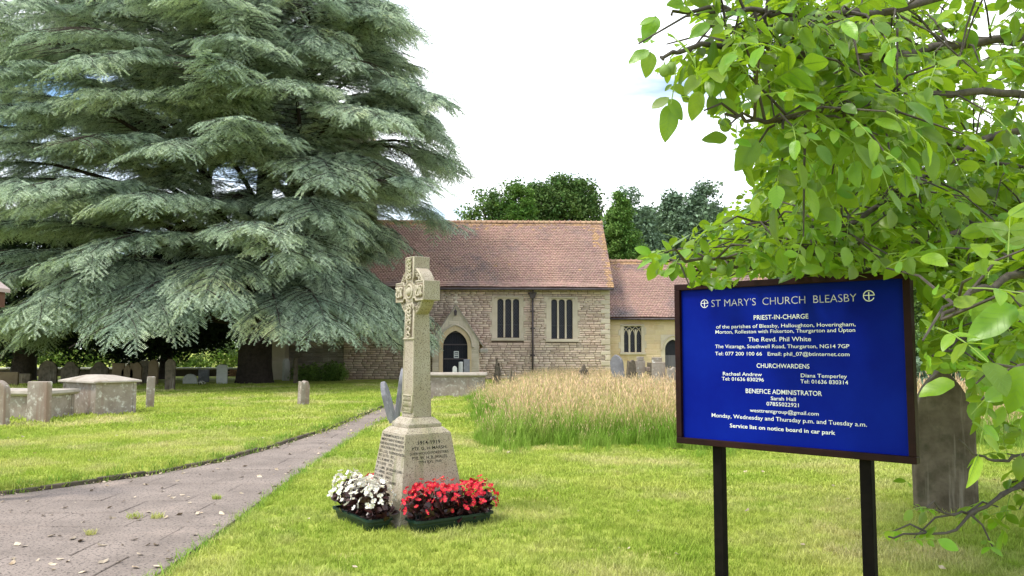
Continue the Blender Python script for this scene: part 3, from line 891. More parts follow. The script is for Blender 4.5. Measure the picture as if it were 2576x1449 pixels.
trough(0.50, 0.08, True, 'red', 'dark green plastic trough of red begonias at the right face of the memorial',
       ['red begonia at the camera end of the front red trough', 'red begonia second from the camera end of the front red trough', 'red begonia second from the far end of the front red trough', 'red begonia at the far right end of the front red trough'])
trough(-0.06, -0.52, False, 'white', 'dark green plastic trough of white begonias at the left face of the memorial',
       ['white begonia at the far left end of the white trough', 'white begonia second from the far end of the white trough', 'white begonia second from the memorial corner in the white trough', 'white begonia at the end of the white trough nearest the plinth corner'])
trough(-0.47, 0.10, True, 'red', 'dark green trough of red begonias mostly hidden behind the white ones',
       ['red begonia just showing above the white flowers'] * 1 + ['red begonia of the rear trough second behind the white flowers', 'red begonia of the rear trough hidden behind the plinth', 'red begonia at the far end of the rear trough behind the plinth'])

# ------------------------------------------------------------------ notice board
SA = math.atan2(-.846, .934)
scx, scy = (.932 + 1.866) / 2, (4.562 + 3.716) / 2
sign = empty('church_notice_board', (scx, scy, 0), SA, 'large blue church notice board with dark brown frame on two black posts', 'sign')
SM = Matrix.Translation((scx, scy, 0)) @ Matrix.Rotation(SA, 4, 'Z')
HW, Z0, Z1, FWd = 0.63, 1.064, 1.964, 0.034
m = MB(); m.box(-HW + .01, HW - .01, 0.024, 0.040, Z0 + .01, Z1 - .01); m.build('panel', M_blue, sign)
for x0, x1, z0, z1 in ((-HW, HW, Z1 - FWd, Z1), (-HW, HW, Z0, Z0 + FWd), (-HW, -HW + FWd, Z0 + FWd + .0005, Z1 - FWd - .0005), (HW - FWd, HW, Z0 + FWd + .0005, Z1 - FWd - .0005)):
    m = MB(); m.box(x0, x1, 0.0, 0.055, z0, z1); m.build('frame_bar', M_frame, sign, bevel=.003)
for u_ in (1811, 2182):
    x_, z_ = on_plane(u_, 1200, SM, .085)
    m = MB(); m.box(x_ - .028, x_ + .028, .0565, .1125, -0.4, Z1 - .12); m.build('post', M_post, sign, bevel=.004)
def zb(zx, zy):  # reading positions on the board
    return on_plane(1660.4 + .37043 * zx, 654.1 + .37043 * zy, SM, 0.0235)
lines = [("ST MARY\u2019S  CHURCH  BLEASBY", 350, 320, 1335, 280, 54, M_silver, -.012), ("PRIEST-IN-CHARGE", 637, 405, 1008, 398, 33, M_white, .002),
         ("of the parishes of Bleasby, Halloughton, Hoveringham,", 382, 462, 1328, 452, 26, M_white, .002),
         ("Morton, Rolleston with Fiskerton, Thurgarton and Upton", 377, 499, 1326, 489, 26, M_white, .002),
         ("The Revd. Phil White", 598, 553, 1026, 551, 31, M_white, .002),
         ("The Vicarage, Southwell Road, Thurgarton, NG14 7GP", 375, 599, 1286, 597, 26, M_white, .002),
         ("Tel: 077 200 100 66   Email: phil_07@btinternet.com", 375, 648, 1287, 651, 26, M_white, .002),
         ("CHURCHWARDENS", 657, 734, 1015, 735, 32, M_white, .002), ("Rachael Andrew", 428, 784, 692, 788, 25, M_white, .002),
         ("Tel: 01636 830296", 421, 818, 705, 824, 25, M_white, .002), ("Diana Temperley", 957, 796, 1270, 803, 27, M_white, .002),
         ("Tel: 01636 830314", 954, 836, 1278, 845, 27, M_white, .002), ("BENEFICE ADMINISTRATOR", 583, 905, 1100, 921, 33, M_white, .002),
         ("Sarah Hall", 753, 952, 923, 957, 26, M_white, .002), ("07855022921", 724, 990, 943, 997, 27, M_white, .002),
         ("westtrentgroup@gmail.com", 611, 1032, 1078, 1056, 26, M_white, .002),
         ("Monday, Wednesday and Thursday p.m. and Tuesday a.m.", 352, 1063, 1405, 1135, 29, M_white, .002),
         ("Service list on notice board in car park", 475, 1135, 1190, 1188, 28, M_white, .012)]
for s, xl, yl, xr, yr, cap, mt, bd in lines:
    xa, za = zb(xl, yl); xb, zb_ = zb(xr, yr)
    cx, cz = (xa + xb) / 2, (za + zb_) / 2
    _, zt = zb((xl + xr) / 2, (yl + yr) / 2 - cap); _, zm = zb((xl + xr) / 2, (yl + yr) / 2)
    Mx = Matrix.Translation((cx, 0.0232, cz)) @ Matrix.Rotation(R(90), 4, 'X')
    lettering(s, sign, Mx, abs(xb - xa), zt - zm, 'C', mt, bold=bd)
for zx, zy, rad in ((302, 297, .0235), (1418, 243, .0275)):
    x_, z_ = zb(zx, zy)
    m = MB()
    def band(r0, r1, a0, a1):
        n = 28; vv, ff = [], []
        for k in range(n + 1):
            a = R(a0 + (a1 - a0) * k / n)
            vv += [(x_ + r0 * math.cos(a), .0232, z_ + r0 * math.sin(a)), (x_ + r1 * math.cos(a), .0232, z_ + r1 * math.sin(a))]
            if k: ff.append((2 * k - 2, 2 * k - 1, 2 * k + 1, 2 * k))
        m.add(vv, ff)
    band(rad * .84, rad, 5, 337)
    m.add([(x_ - rad * .85, .0231, z_ + rad * .02), (x_ + rad, .0231, z_ + rad * .02), (x_ + rad, .0231, z_ + rad * .17), (x_ - rad * .85, .0231, z_ + rad * .17)], [(0, 1, 2, 3)])
    m.add([(x_ - rad * .1, .023, z_ - rad * .72), (x_ + rad * .1, .023, z_ - rad * .72), (x_ + rad * .1, .023, z_ + rad * .66), (x_ - rad * .1, .023, z_ + rad * .66)], [(0, 1, 2, 3)])
    m.build('cross_emblem', M_white, sign)

# ------------------------------------------------------------------ church
CROT = R(2.2)
CY = 41.2
c0 = at(864, 900, CY)
CLOC = Vector((c0.x, CY, 0))
church = empty('church', CLOC, CROT, 'rubble stone village church with clay tiled nave, gabled porch, golden chancel and west tower', 'church')
CM = Matrix.Translation(CLOC) @ Matrix.Rotation(CROT, 4, 'Z')
def F(u, v, y0=0.0): return on_plane(u, v, CM, y0)
NX1 = F(1535, 850)[0]
EZ = F(1340, 724)[1]                 # eaves of the nave
BZ = -0.1
NW = 6.8                             # nave depth
RZ = 8.75
# chamfered stone pieces, unit size (x 0..1, z 0..1, front towards -y)
def stone_piece(seed, dep=1.0):
    r = random.Random(seed)
    j = lambda: r.uniform(.0, .07)
    c = .055
    q0 = [(j() * .3, j()), (1 - j() * .3, j()), (1 - j() * .3, 1 - j()), (j() * .3, 1 - j())]
    vv = [(x, 0.0, z) for x, z in q0]
    vv += [(x + (c if x < .5 else -c) * .6, -.6 * dep - r.uniform(0, .4) * dep, z + (c * 2 if z < .5 else -c * 2)) for x, z in q0]
    return MB().add(vv, [(4, 5, 6, 7), (0, 1, 5, 4), (1, 2, 6, 5), (2, 3, 7, 6), (3, 0, 4, 7)])
RUB = [stone_piece(i).mesh('stone', [M_rubble]) for i in range(8)]
GRY = [stone_piece(i).mesh('stone', [M_grey]) for i in range(8)]
ASH = [stone_piece(i + 30, .5).mesh('ashlar_block', [M_ashlar]) for i in range(6)]
DRE = [stone_piece(i + 50, .5).mesh('quoin', [M_dressed]) for i in range(6)]
def courses(x0, x1, z0, z1, holes, hr, wr, pieces, base_y, prot, seed, joint=.012, clip=None, M=None):
    """stones laid in courses on a wall face; holes = [(x0, x1, z0, z1)]"""
    r = random.Random(seed)
    out = []
    z = z0
    while z < z1 - .04:
        h = min(r.uniform(*hr), z1 - z)
        if z1 - z - h < .05: h = z1 - z
        cuts = [(x0, x1)]
        for hx0, hx1, hz0, hz1 in holes:
            if hz0 < z + h - .01 and hz1 > z + .01:
                nc = []
                for a, b_ in cuts:
                    if hx1 <= a or hx0 >= b_: nc.append((a, b_)); continue
                    if hx0 > a: nc.append((a, hx0))
                    if hx1 < b_: nc.append((hx1, b_))
                cuts = nc
        for a, b_ in cuts:
            x = a
            while x < b_ - .03:
                w = min(r.uniform(*wr), b_ - x)
                if b_ - x - w < .1: w = b_ - x
                hh = h
                zz = z
                if r.random() < .12 and h > hr[0] * 1.05:
                    parts_ = [(z, h * .5), (z + h * .5, h * .5)]
                else: parts_ = [(z, h)]
                for zz, hh in parts_:
                    if clip is None or clip(x, zz, w, hh):
                        T = Matrix.Translation((x + joint / 2, base_y, zz + joint / 2)) @ Matrix.Diagonal((w - joint, prot * r.uniform(.6, 1.2), hh - joint, 1))
                        out.append((r.choice(pieces), (M @ T) if M is not None else T))
                x += w
        z += h
    return out
def wall_holes(m, x0, x1, z0, z1, holes, y0, y1):
    X = sorted({x0, x1, *[h[0] for h in holes], *[h[1] for h in holes]}); Z = sorted({z0, z1, *[h[2] for h in holes], *[h[3] for h in holes]})
    X = [x for x in X if x0 <= x <= x1]; Z = [z for z in Z if z0 <= z <= z1]
    for i in range(len(X) - 1):
        for j in range(len(Z) - 1):
            cx, cz = (X[i] + X[i + 1]) / 2, (Z[j] + Z[j + 1]) / 2
            if any(h[0] < cx < h[1] and h[2] < cz < h[3] for h in holes): continue
            m.box(X[i], X[i + 1], y0, y1, Z[j], Z[j + 1])
def rect(u0, v0, u1, v1, y0=0.0):
    a, b_ = F(u0, v1, y0), F(u1, v0, y0)
    return (a[0], b_[0], a[1], b_[1])
# windows of the nave: openings and dressed surrounds
W1 = rect(1251, 751, 1306, 849); S1 = rect(1237, 745, 1317, 857)
W2 = rect(1387, 752, 1440, 852); S2 = rect(1374, 746, 1453, 860)
W3 = rect(954, 800, 1008, 858);  S3 = rect(940, 790, 1020, 866)
nave_holes = [S1, S2, S3]
m = MB(); wall_holes(m, 0, NX1, BZ, EZ, [W1, W2, W3], 0.0, 0.5)
nave_wall = m.build('nave_wall', M_mortar, church)
st = courses(0.0, NX1 - .0, BZ, EZ - .05, nave_holes, (.085, .145), (.18, .55), RUB, 0.0, .035, 5)
# the wall right of the porch and nearest the eye shows its stones largest
px0 = F(1218, 850)[0]
def stone_key(it):
    x, z = it[1].translation.x, it[1].translation.z
    return (0 if (x > px0 and z > 1.3) else 1, -it[1].to_scale().x * it[1].to_scale().z)
lay('stone', 'stonework', st, [M_rubble], nave_wall, 240, stone_key)
q_ = []
z = BZ
k = 0
while z < EZ - .1:                      # south-east quoins
    h = rnd.uniform(.22, .32); h = min(h, EZ - .05 - z)
    w = .5 if k % 2 else .28
    q_.append((rnd.choice(DRE), Matrix.Translation((NX1 - w, -.036, z)) @ Matrix.Diagonal((w, .03, h - .012, 1))))
    z += h; k += 1
lay('quoin', 'quoins', q_, [M_dressed], nave_wall, 60)
# other nave walls and gables
m = MB(); m.box(0, NX1, NW - .5, NW, BZ, EZ)
for xg in (0.0, NX1 - .45):
    yc = NW / 2
    m.add([(xg, 0.5, BZ), (xg, NW - .5, BZ), (xg, NW - .5, EZ - .02), (xg, yc, RZ - .15), (xg, .5, EZ + .35), (xg + .45, .5, BZ), (xg + .45, NW - .5, BZ), (xg + .45, NW - .5, EZ - .02), (xg + .45, yc, RZ - .15), (xg + .45, .5, EZ + .35)],
          [(0, 4, 3, 2, 1), (5, 6, 7, 8, 9), (0, 5, 9, 4), (4, 9, 8, 3), (3, 8, 7, 2), (1, 2, 7, 6)])
m.build('gable_wall', M_rubble, church)

def tiled_roof(name, x0, x1, ye, ze, yr, zr, parent, nrows, tw=.165, n_single=0, lich=True, yback=None, slant0=0.0):
    """two slopes with a clay tile laid at every place; returns the part"""
    m = MB()
    yb = yback if yback is not None else 2 * yr - ye
    m.add([(x0, ye, ze - .04), (x1, ye, ze - .04), (x1, yr, zr - .04), (x0, yr, zr - .04), (x0, yb, ze - .04), (x1, yb, ze - .04)], [(0, 1, 2, 3), (3, 2, 5, 4)])
    m.add([(x0, ye, ze - .10), (x1, ye, ze - .10), (x1, yr, zr - .12), (x0, yr, zr - .12)], [(3, 2, 1, 0)])
    rf = m.build(name, M_timber, parent)
    sl = math.hypot(yr - ye, zr - ze); pitch = math.atan2(zr - ze, yr - ye)
    tile = MB().box(-.5, .5, 0, 1, -.5, .5)
    tile.f = tile.f[1:5] + [tile.f[5]]; tile.m = [0] * len(tile.f)
    tm = tile.mesh('tile', [M_tile]); tl = MB(); tl.v = tile.v; tl.f = tile.f; tl.m = tile.m; tl = tl.mesh('tile', [M_lichen_tile])
    items = []
    g_ = sl / nrows
    n = int((x1 - x0) / tw)
    tw = (x1 - x0) / n
    sag = [0.012 * math.sin(i * .21) + .008 * math.sin(i * .57 + 1) for i in range(n + 2)]
    for i in range(nrows):
        s = i * g_
        for k in range(n + (i % 2)):
            xc = x0 + (k + (0 if i % 2 else .5)) * tw
            w_ = tw - .006
            if i % 2 and k == 0: xc += tw / 4; w_ = tw / 2
            if i % 2 and k == n: xc -= tw / 4; w_ = tw / 2
            dz = rnd.uniform(-.003, .005) + sag[k] + .01 * math.sin(i * .4 + k * .05)
            T = (Matrix.Translation((xc, ye, ze)) @ Matrix.Rotation(pitch, 4, 'X') @ Matrix.Translation((0, s - rnd.uniform(0.0, .008), .022 + dz))
                 @ Matrix.Rotation(-.17 + rnd.uniform(-.012, .012), 4, 'X') @ Matrix.Rotation(rnd.uniform(-.012, .012), 4, 'Z') @ Matrix.Diagonal((w_, g_ * 1.20, .026, 1)))
            li = lich and ((i > nrows - 3 and rnd.random() < .75) or (k > n - 3 - (i > nrows * .6) * 2 and rnd.random() < .6) or (i > nrows - 6 and rnd.random() < .15) or rnd.random() < .002)
            items.append((tl if li else tm, T))
    lay('tile', 'roof_tiles', items, [M_tile, M_lichen_tile] if False else [M_tile], rf, n_single, None) if not lich else None
    if lich:
        it1 = [t for t in items if t[0] is tm]; it2 = [t for t in items if t[0] is tl]
        # the lowest courses come first: nearest and largest
        lay('tile', 'roof_tiles', it1, [M_tile], rf, n_single)
        lay('tile', 'lichened_tiles', it2, [M_lichen_tile], rf, 0)
    # ridge tiles
    k = 0
    x = x0
    while x < x1 - .05:
        L_ = min(.30, x1 - x)
        rm = MB()
        vv, ff = [], []
        for a in range(7):
            an = R(-10 + 200 * a / 6)
            for xx in (x + .006, x + L_ - .006):
                vv.append((xx, yr + .13 * math.cos(an), zr - .02 + .13 * math.sin(an) + (.0)))
            if a: b_ = 2 * (a - 1); ff.append((b_, b_ + 1, b_ + 3, b_ + 2))
        rm.add(vv, ff)
        rm.tube([(x + .012, yr + .15 * math.cos(R(a_)), zr - .01 + .15 * math.sin(R(a_))) for a_ in range(-5, 190, 26)], .022, 4)
        rm.build('ridge_tile', M_ridge, rf)
        x += L_
    return rf
EY = -.38
EZr = EZ + .02
nave_roof = tiled_roof('nave_roof', -.15, NX1 + .17, EY, EZr, NW / 2, RZ, church, 38, n_single=240)
# gutter, hopper, downpipe
m = MB(); m.tube([(-.1, EY - .07, EZr - .12), (NX1 + .12, EY - .07, EZr - .12)], .065, 8)
m.build('gutter', M_iron, church, smooth=True)
m = MB(); m.box(-.05, NX1 + .05, EY + .02, 0.0, EZ - .12, EZ - .055); m.build('eaves_board', M_iron, church)
xp = F(1340, 800, -.12)[0]; zh = F(1340, 749)[1]
m = MB(); m.tube([(xp, -.12, BZ), (xp, -.12, zh)], .05, 8); 
dp = m.build('downpipe', M_iron, church, smooth=True)
m = MB(); m.frustum(.20, .18, 0, .36, .26, .26, M=Matrix.Translation((xp, -.14, zh - .05))); m.frustum(.42, .30, .26, .42, .30, .31, M=Matrix.Translation((xp, -.14, zh - .05))); m.build('hopper', M_iron, dp, bevel=.01)
m = MB(); m.tube([(xp, EY - .05, EZr - .15), (xp, EY + .05, EZr - .28), (xp, -.14, zh + .26)], .045, 8); m.build('swan_neck', M_iron, dp, smooth=True)
for zz in (1.2, 2.6, 3.5):
    m = MB(); m.box(xp - .13, xp + .13, -.10, -.04, zz, zz + .06); m.tube([(xp, -.12, zz - .01), (xp, -.12, zz + .07)], .065, 8); m.build('pipe_bracket', M_iron, dp)

def arc_pts(xc, half, zs, rise, n=10, pointed=True):
    """arch curve from left springing to right springing"""
    out = []
    if pointed:
        # two arcs whose centres lie on the springing line
        Rr = (half * half + rise * rise) / (2 * half)
        cxl = xc - half + Rr
        a1 = math.acos(max(-1, min(1, (xc - cxl) / Rr)))
        for k in range(n + 1):
            a = math.pi + (a1 - math.pi) * k / n
            out.append((cxl + Rr * math.cos(a), zs + Rr * math.sin(a)))
        out += [(2 * xc - x, z) for x, z in reversed(out[:-1])]
    else:
        for k in range(2 * n + 1):
            a = math.pi - math.pi * k / (2 * n)
            out.append((xc + half * math.cos(a), zs + rise * math.sin(a)))
    return out
def arch_head(m, xc, half, zs, rise, ztop, y0, y1, x0=None, x1=None, pointed=True, n=8):
    """solid stone between an arch curve and a flat top"""
    x0 = xc - half if x0 is None else x0; x1 = xc + half if x1 is None else x1
    pts = arc_pts(xc, half, zs, rise, n, pointed)
    if x0 < xc - half: pts = [(x0, zs)] + pts
    if x1 > xc + half: pts = pts + [(x1, zs)]
    vv, ff = [], []
    for i, (x, z) in enumerate(pts):
        vv += [(x, y0, z), (x, y0, ztop), (x, y1, z), (x, y1, ztop)]
        if i:
            b_ = 4 * (i - 1)
            ff += [(b_, b_ + 4, b_ + 5, b_ + 1), (b_ + 2, b_ + 6, b_ + 4, b_)]
    m.add(vv, ff)
def lattice(m, x0, x1, z0, z1, y, step=.16, w=.014):
    d = step
    wd = x1 - x0
    k = -int((z1 - z0) / d) - 2
    sl = 1.35
    c = z0 - wd * sl
    while c < z1:
        for sgn in (1, -1):
            # line z = c + sl*(x-x0) or mirrored
            xa = max(0, (z0 - c) / sl); xb = min(wd, (z1 - c) / sl)
            if xb > xa:
                za, zb_ = c + sl * xa, c + sl * xb
                X0, X1 = (x0 + xa, x0 + xb) if sgn > 0 else (x1 - xa, x1 - xb)
                m.add([(X0, y, za - w), (X1, y, zb_ - w), (X1, y, zb_ + w), (X0, y, za + w)], [(0, 1, 2, 3)])
        c += d * sl
def lancet_window(S, W, n, name, parent, frame_mat, y0=-.035, rise=.16, pointed=False, sill=True, tracery=False, blocks=True, step=.13, head_z=None):
    x0, x1, z0, z1 = W
    mull = .085
    lw = (x1 - x0 - mull * (n - 1)) / n
    m = MB()
    zt = z1
    if S:
        m.box(S[0], x0, y0, .3, z0 - .02, S[3]); m.box(x1, S[1], y0, .3, z0 - .02, S[3]); m.box(x0, x1, y0, .3, z1 + .0, S[3])
    win = m.build(name, frame_mat, parent, bevel=.01)
    if S and sill:
        m = MB(); m.box(S[0] - .04, S[1] + .04, y0 - .08, .3, S[2], z0 - .021); m.build('sill', M_dressed, win, bevel=.01)
    for i in range(n - 1):
        xm = x0 + lw * (i + 1) + mull * i
        m = MB(); m.prism([(xm - .004, z0), (xm + mull + .004, z0), (xm + mull + .004, z1 - rise), (xm - .004, z1 - rise)], .02, .2); m.build('mullion', frame_mat, win, bevel=.012)
    m = MB()
    for i in range(n):
        xa = x0 + (lw + mull) * i
        hz = z1 if not tracery else z1 - .22
        if not tracery:
            arch_head(m, xa + lw / 2, lw / 2, z1 - rise, rise - .02, z1, .02, .2, xa - (mull / 2 if i else 0), xa + lw + (mull / 2 if i < n - 1 else 0), pointed)
        else:
            pl = arc_pts(xa + lw / 2, lw / 2, z1 - .45, .3, 4, True)
            m.tube([(p[0], .08, p[1]) for p in pl], .028, 5)
            m.tube([(xa + lw / 2, .08, z1 - .16), (xa + lw / 2 + (lw + mull) / 2, .08, z1 + .0)], .024, 5)
            m.tube([(xa + lw / 2, .08, z1 - .16), (xa + lw / 2 - (lw + mull) / 2, .08, z1 + .0)], .024, 5)
    m.build('window_head', frame_mat, win)
    for i in range(n):
        xa = x0 + (lw + mull) * i
        m = MB(); m.add([(xa - .04, .14, z0), (xa + lw + .04, .14, z0), (xa + lw + .04, .14, z1), (xa - .04, .14, z1)], [(0, 1, 2, 3)])
        m.build('pane', M_glass, win)
    m = MB()
    for i in range(n):
        xa = x0 + (lw + mull) * i
        lattice(m, xa, xa + lw, z0, z1 - .02, .134, step)
        m.box(xa, xa + lw, .125, .135, z0 + (z1 - z0) * .32, z0 + (z1 - z0) * .32 + .03)
    m.build('leading', M_lead, win, kind='stuff')
    if S:
        m = MB(); m.tube([(x0 - .12, y0 - .03, z1 - .02), (x0 - .12, y0 - .03, S[3] - .06), (x1 + .12, y0 - .03, S[3] - .06), (x1 + .12, y0 - .03, z1 - .02)], .035, 5)
        m.build('hood_mould', M_dressed, win)
        # long and short blocks either side
        for sx, xe in ((-1, S[0]), (1, S[1])):
            z = S[2]; k = 0
            while z < S[3] - .15:
                h = rnd.uniform(.26, .4)
                w = .10 if k % 2 else .03
                if k % 2:
                    m = MB(); m.box(xe - (w if sx < 0 else 0.0), xe + (w if sx > 0 else 0.0), y0 - .002, .05, z, min(z + h, S[3])); m.build('jamb_block', M_dressed, win, bevel=.008)
                z += h; k += 1
    return win
lancet_window(S1, W1, 3, 'window', church, M_dressed, rise=.15)
lancet_window(S2, W2, 3, 'window', church, M_dressed, rise=.15, step=.10)
lancet_window(S3, W3, 3, 'window', church, M_dressed, rise=.15)

# chancel
KY = .55
KX0 = NX1; KEZ = F(1620, 799, KY)[1]; KX1 = KX0 + 9.2
KW = rect(1570, 821, 1613, 886, KY); KS = rect(1561, 816, 1621, 892, KY)
KR = 3.0
krz = F(1620, 658, KY + KR)[1]
kdx = (F(1673, 900, KY)[0], F(1713, 900, KY)[0])
kdz = F(1693, 854, KY)[1]
dc = (kdx[0] + kdx[1]) / 2; dh = (kdx[1] - kdx[0]) / 2
m = MB(); wall_holes(m, KX0, KX1, BZ, KEZ, [KW, (kdx[0], kdx[1], BZ, kdz)], KY, KY + .5)
m.box(KX0, KX1, KY + 2 * KR - .5, KY + 2 * KR, BZ, KEZ)
m.add([(KX1 - .4, KY + .5, BZ), (KX1 - .4, KY + 2 * KR - .5, BZ), (KX1 - .4, KY + 2 * KR - .5, KEZ), (KX1 - .4, KY + KR, krz - .1), (KX1 - .4, KY + .5, KEZ + .3), (KX1, KY + .5, BZ), (KX1, KY + 2 * KR - .5, BZ), (KX1, KY + 2 * KR - .5, KEZ), (KX1, KY + KR, krz - .1), (KX1, KY + .5, KEZ + .3)],
      [(0, 4, 3, 2, 1), (5, 6, 7, 8, 9), (4, 9, 8, 3), (3, 8, 7, 2)])
kw = m.build('chancel_wall', M_ashlar, church)
st = courses(KX0 + .02, KX1, BZ, KEZ - .04, [KS, (kdx[0] - .22, kdx[1] + .22, BZ, kdz + .25)], (.24, .30), (.45, .8), ASH, KY, .018, 8, joint=.009)
lay('ashlar_block', 'ashlar_blocks', st, [M_ashlar], kw, 120, lambda it: -it[1].translation.z)
tiled_roof('chancel_roof', KX0 + .0, KX1 + .15, KY - .3, KEZ + .02, KY + KR, krz, church, 32, n_single=0)
m = MB(); m.tube([(KX0 + .05, KY - .36, KEZ - .09), (KX1 + .1, KY - .36, KEZ - .09)], .055, 8); m.build('gutter', M_iron, church, smooth=True)
# the chancel window, its frame moved to the chancel face
def shift_y(o, dy):
    o.location.y += dy
    return o
w = lancet_window(KS, KW, 3, 'window', church, M_dressed, y0=-.03, tracery=True, step=.10); shift_y(w, KY)
# priest's door
m = MB()
dzs = kdz - dh * 1.25
arch_head(m, dc, dh, dzs, dh * 1.25, kdz + .25, -.02, .3, kdx[0] - .22, kdx[1] + .22)
m.box(kdx[0] - .22, kdx[0], -.02, .3, BZ, dzs); m.box(kdx[1], kdx[1] + .22, -.02, .3, BZ, dzs)
pd = m.build('priest_doorway', M_dressed, church); shift_y(pd, KY)
m = MB(); pp = arc_pts(dc, dh + .16, dzs, dh * 1.25 + .2, 8); m.tube([(pp[0][0] - .07, -.05, pp[0][1])] + [(x, -.05, z) for x, z in pp] + [(pp[-1][0] + .07, -.05, pp[-1][1])], .035, 5); m.build('hood_mould', M_dressed, pd)
m = MB(); m.box(kdx[0], kdx[1], .15, .22, dzs - .3, kdz); m.build('upper_door', M_door, pd)
M_gdoor = mat('grey_door_paint', (0.13, 0.12, 0.13), rough=.7)
for i in range(5):
    w_ = (kdx[1] - kdx[0]) / 5
    m = MB(); m.box(kdx[0] + i * w_ + .005, kdx[0] + (i + 1) * w_ - .005, .13, .2, BZ, dzs - .301); m.build('door_plank', M_gdoor, pd)

# porch
PY = -2.5
apx, apz = F(1147, 763, PY)
elx, elz = F(1077, 868, PY); erx, erz = F(1217, 868, PY)
pcx = apx; ph = (erx - elx) / 2 - .22
plx, prx = pcx - ph, pcx + ph
ax0, _ = F(1114, 900, PY); ax1, _ = F(1176, 900, PY); _, az = F(1146, 832, PY); _, azs = F(1146, 872, PY)
acx, ah = (ax0 + ax1) / 2, (ax1 - ax0) / 2
slope = (apz - elz) / (apx - elx)
def roof_z(x): return apz - .10 - abs(x - pcx) * slope
porch = MB()
# front wall as strips so the gable and arch are true shapes
gf_ = [(plx, BZ), (ax0, BZ)] + arc_pts(acx, ah, azs, az - azs, 10) + [(ax1, BZ), (prx, BZ), (prx, roof_z(prx)), (pcx, apz - .1), (plx, roof_z(plx))]
apts = arc_pts(acx, ah, azs, az - azs, 10)
def strip(xa, xb, lo_a, lo_b):
    porch.add([(xa, PY, lo_a), (xb, PY, lo_b), (xb, PY, roof_z(xb)), (xa, PY, roof_z(xa)), (xa, PY + .4, lo_a), (xb, PY + .4, lo_b), (xb, PY + .4, roof_z(xb)), (xa, PY + .4, roof_z(xa))],
              [(0, 1, 2, 3), (7, 6, 5, 4), (0, 4, 5, 1)])
strip(plx, ax0, BZ, BZ)
for i in range(len(apts) - 1):
    xa, xb = apts[i][0], apts[i + 1][0]
    if xa < pcx < xb:
        zc = apts[i][1] + (apts[i + 1][1] - apts[i][1]) * (pcx - xa) / (xb - xa)
        strip(xa, pcx, apts[i][1], zc); strip(pcx, xb, zc, apts[i + 1][1])
    else: strip(xa, xb, apts[i][1], apts[i + 1][1])
strip(ax1, prx, BZ, BZ)
porch.box(plx, plx + .35, PY + .401, -.001, BZ, roof_z(plx) - .01); porch.box(prx - .35, prx, PY + .401, -.001, BZ, roof_z(prx) - .01)
pw = porch.build('porch_wall', M_dressed, church)
def pclip(x, z, w_, h_): return z + h_ < min(roof_z(x), roof_z(x + w_)) - .03
hol = []
aw = ah + .20
for i in range(8):     # keep clear of the arch
    z_a = azs + (az + .22 - azs) * i / 8; z_b = azs + (az + .22 - azs) * (i + 1) / 8
    t = ((z_a - azs) / (az + .22 - azs))
    hw_ = aw * math.sqrt(max(0, 1 - t ** 1.6))
    hol.append((acx - hw_, acx + hw_, z_a, z_b))
hol.append((acx - aw, acx + aw, BZ, azs))
st = courses(plx, prx, BZ, apz - .2, hol, (.16, .24), (.28, .5), DRE, PY, .022, 12, clip=pclip)
lay('ashlar_block', 'ashlar_blocks', st, [M_dressed], pw, 60, lambda it: -it[1].translation.z)
st = courses(0, 2.5, BZ, roof_z(prx) - .1, [], (.12, .18), (.25, .5), RUB, 0, .03, 13, M=Matrix.Translation((prx, PY, 0)) @ Matrix.Rotation(R(90), 4, 'Z'))
lay('stone', 'stonework', st, [M_rubble], pw, 0)
# arch mouldings: voussoirs
o1 = arc_pts(acx, ah, azs, az - azs, 9); o2 = arc_pts(acx, ah + .19, azs, az - azs + .24, 9)
pa = MB(); pa.box(ax0 - .19, ax0, PY - .035, PY + .05, BZ, azs); pa.box(ax1, ax1 + .19, PY - .035, PY + .05, BZ, azs)
pa = pa.build('arch_jamb', M_ashlar, church, bevel=.015)
for i in range(0, len(o1) - 1):
    m = MB(); q = [o1[i], o1[i + 1], o2[i + 1], o2[i]]
    m.prism([(q[0][0], q[0][1]), (q[1][0], q[1][1]), (q[2][0], q[2][1]), (q[3][0], q[3][1])][::-1], PY - .035, PY + .05)
    m.build('voussoir', M_ashlar, pa, bevel=.006)
hp = arc_pts(acx, ah + .23, azs, az - azs + .29, 10)
m = MB(); m.tube([(hp[0][0] - .1, PY - .06, hp[0][1] - .03)] + [(x, PY - .06, z) for x, z in hp] + [(hp[-1][0] + .1, PY - .06, hp[-1][1] - .03)], .045, 6); m.build('hood_mould', M_dressed, church)
# coping, roof, cross
for sx in (-1, 1):
    ex = pcx + sx * (ph + .24); ez = apz - abs(ex - pcx) * slope
    m = MB(); dx = ex - pcx
    m.add([(pcx, PY - .06, apz - .1), (ex, PY - .06, ez - .1), (ex, PY - .06, ez - .02), (pcx, PY - .06, apz - .02), (pcx, PY + .28, apz - .1), (ex, PY + .28, ez - .1), (ex, PY + .28, ez - .02), (pcx, PY + .28, apz - .02)],
          [(0, 1, 2, 3), (7, 6, 5, 4), (3, 2, 6, 7), (0, 4, 5, 1), (1, 5, 6, 2)])
    m.build('gable_coping', M_grey, church)
    m = MB(); m.box(ex - .2, ex + .2, PY - .1, PY + .25, ez - .32, ez - .12); m.build('kneeler', M_grey, church, bevel=.04)
    m = MB(); m.add([(pcx, PY + .281, apz - .06), (ex, PY + .281, ez - .06), (ex, -.04, ez - .06), (pcx, -.04, apz - .06)], [(0, 1, 2, 3)]); m.build('porch_roof', M_tile, church)
m = MB(); cz = apz + .03
m.box(pcx - .035, pcx + .035, PY + .05, PY + .13, cz, cz + .42); m.box(pcx - .15, pcx + .15, PY + .048, PY + .132, cz + .22, cz + .29); m.frustum(.2, .2, 0, .1, .1, .1, M=Matrix.Translation((pcx, PY + .09, cz)))
m.build('gable_cross', M_dressed, church, bevel=.008)
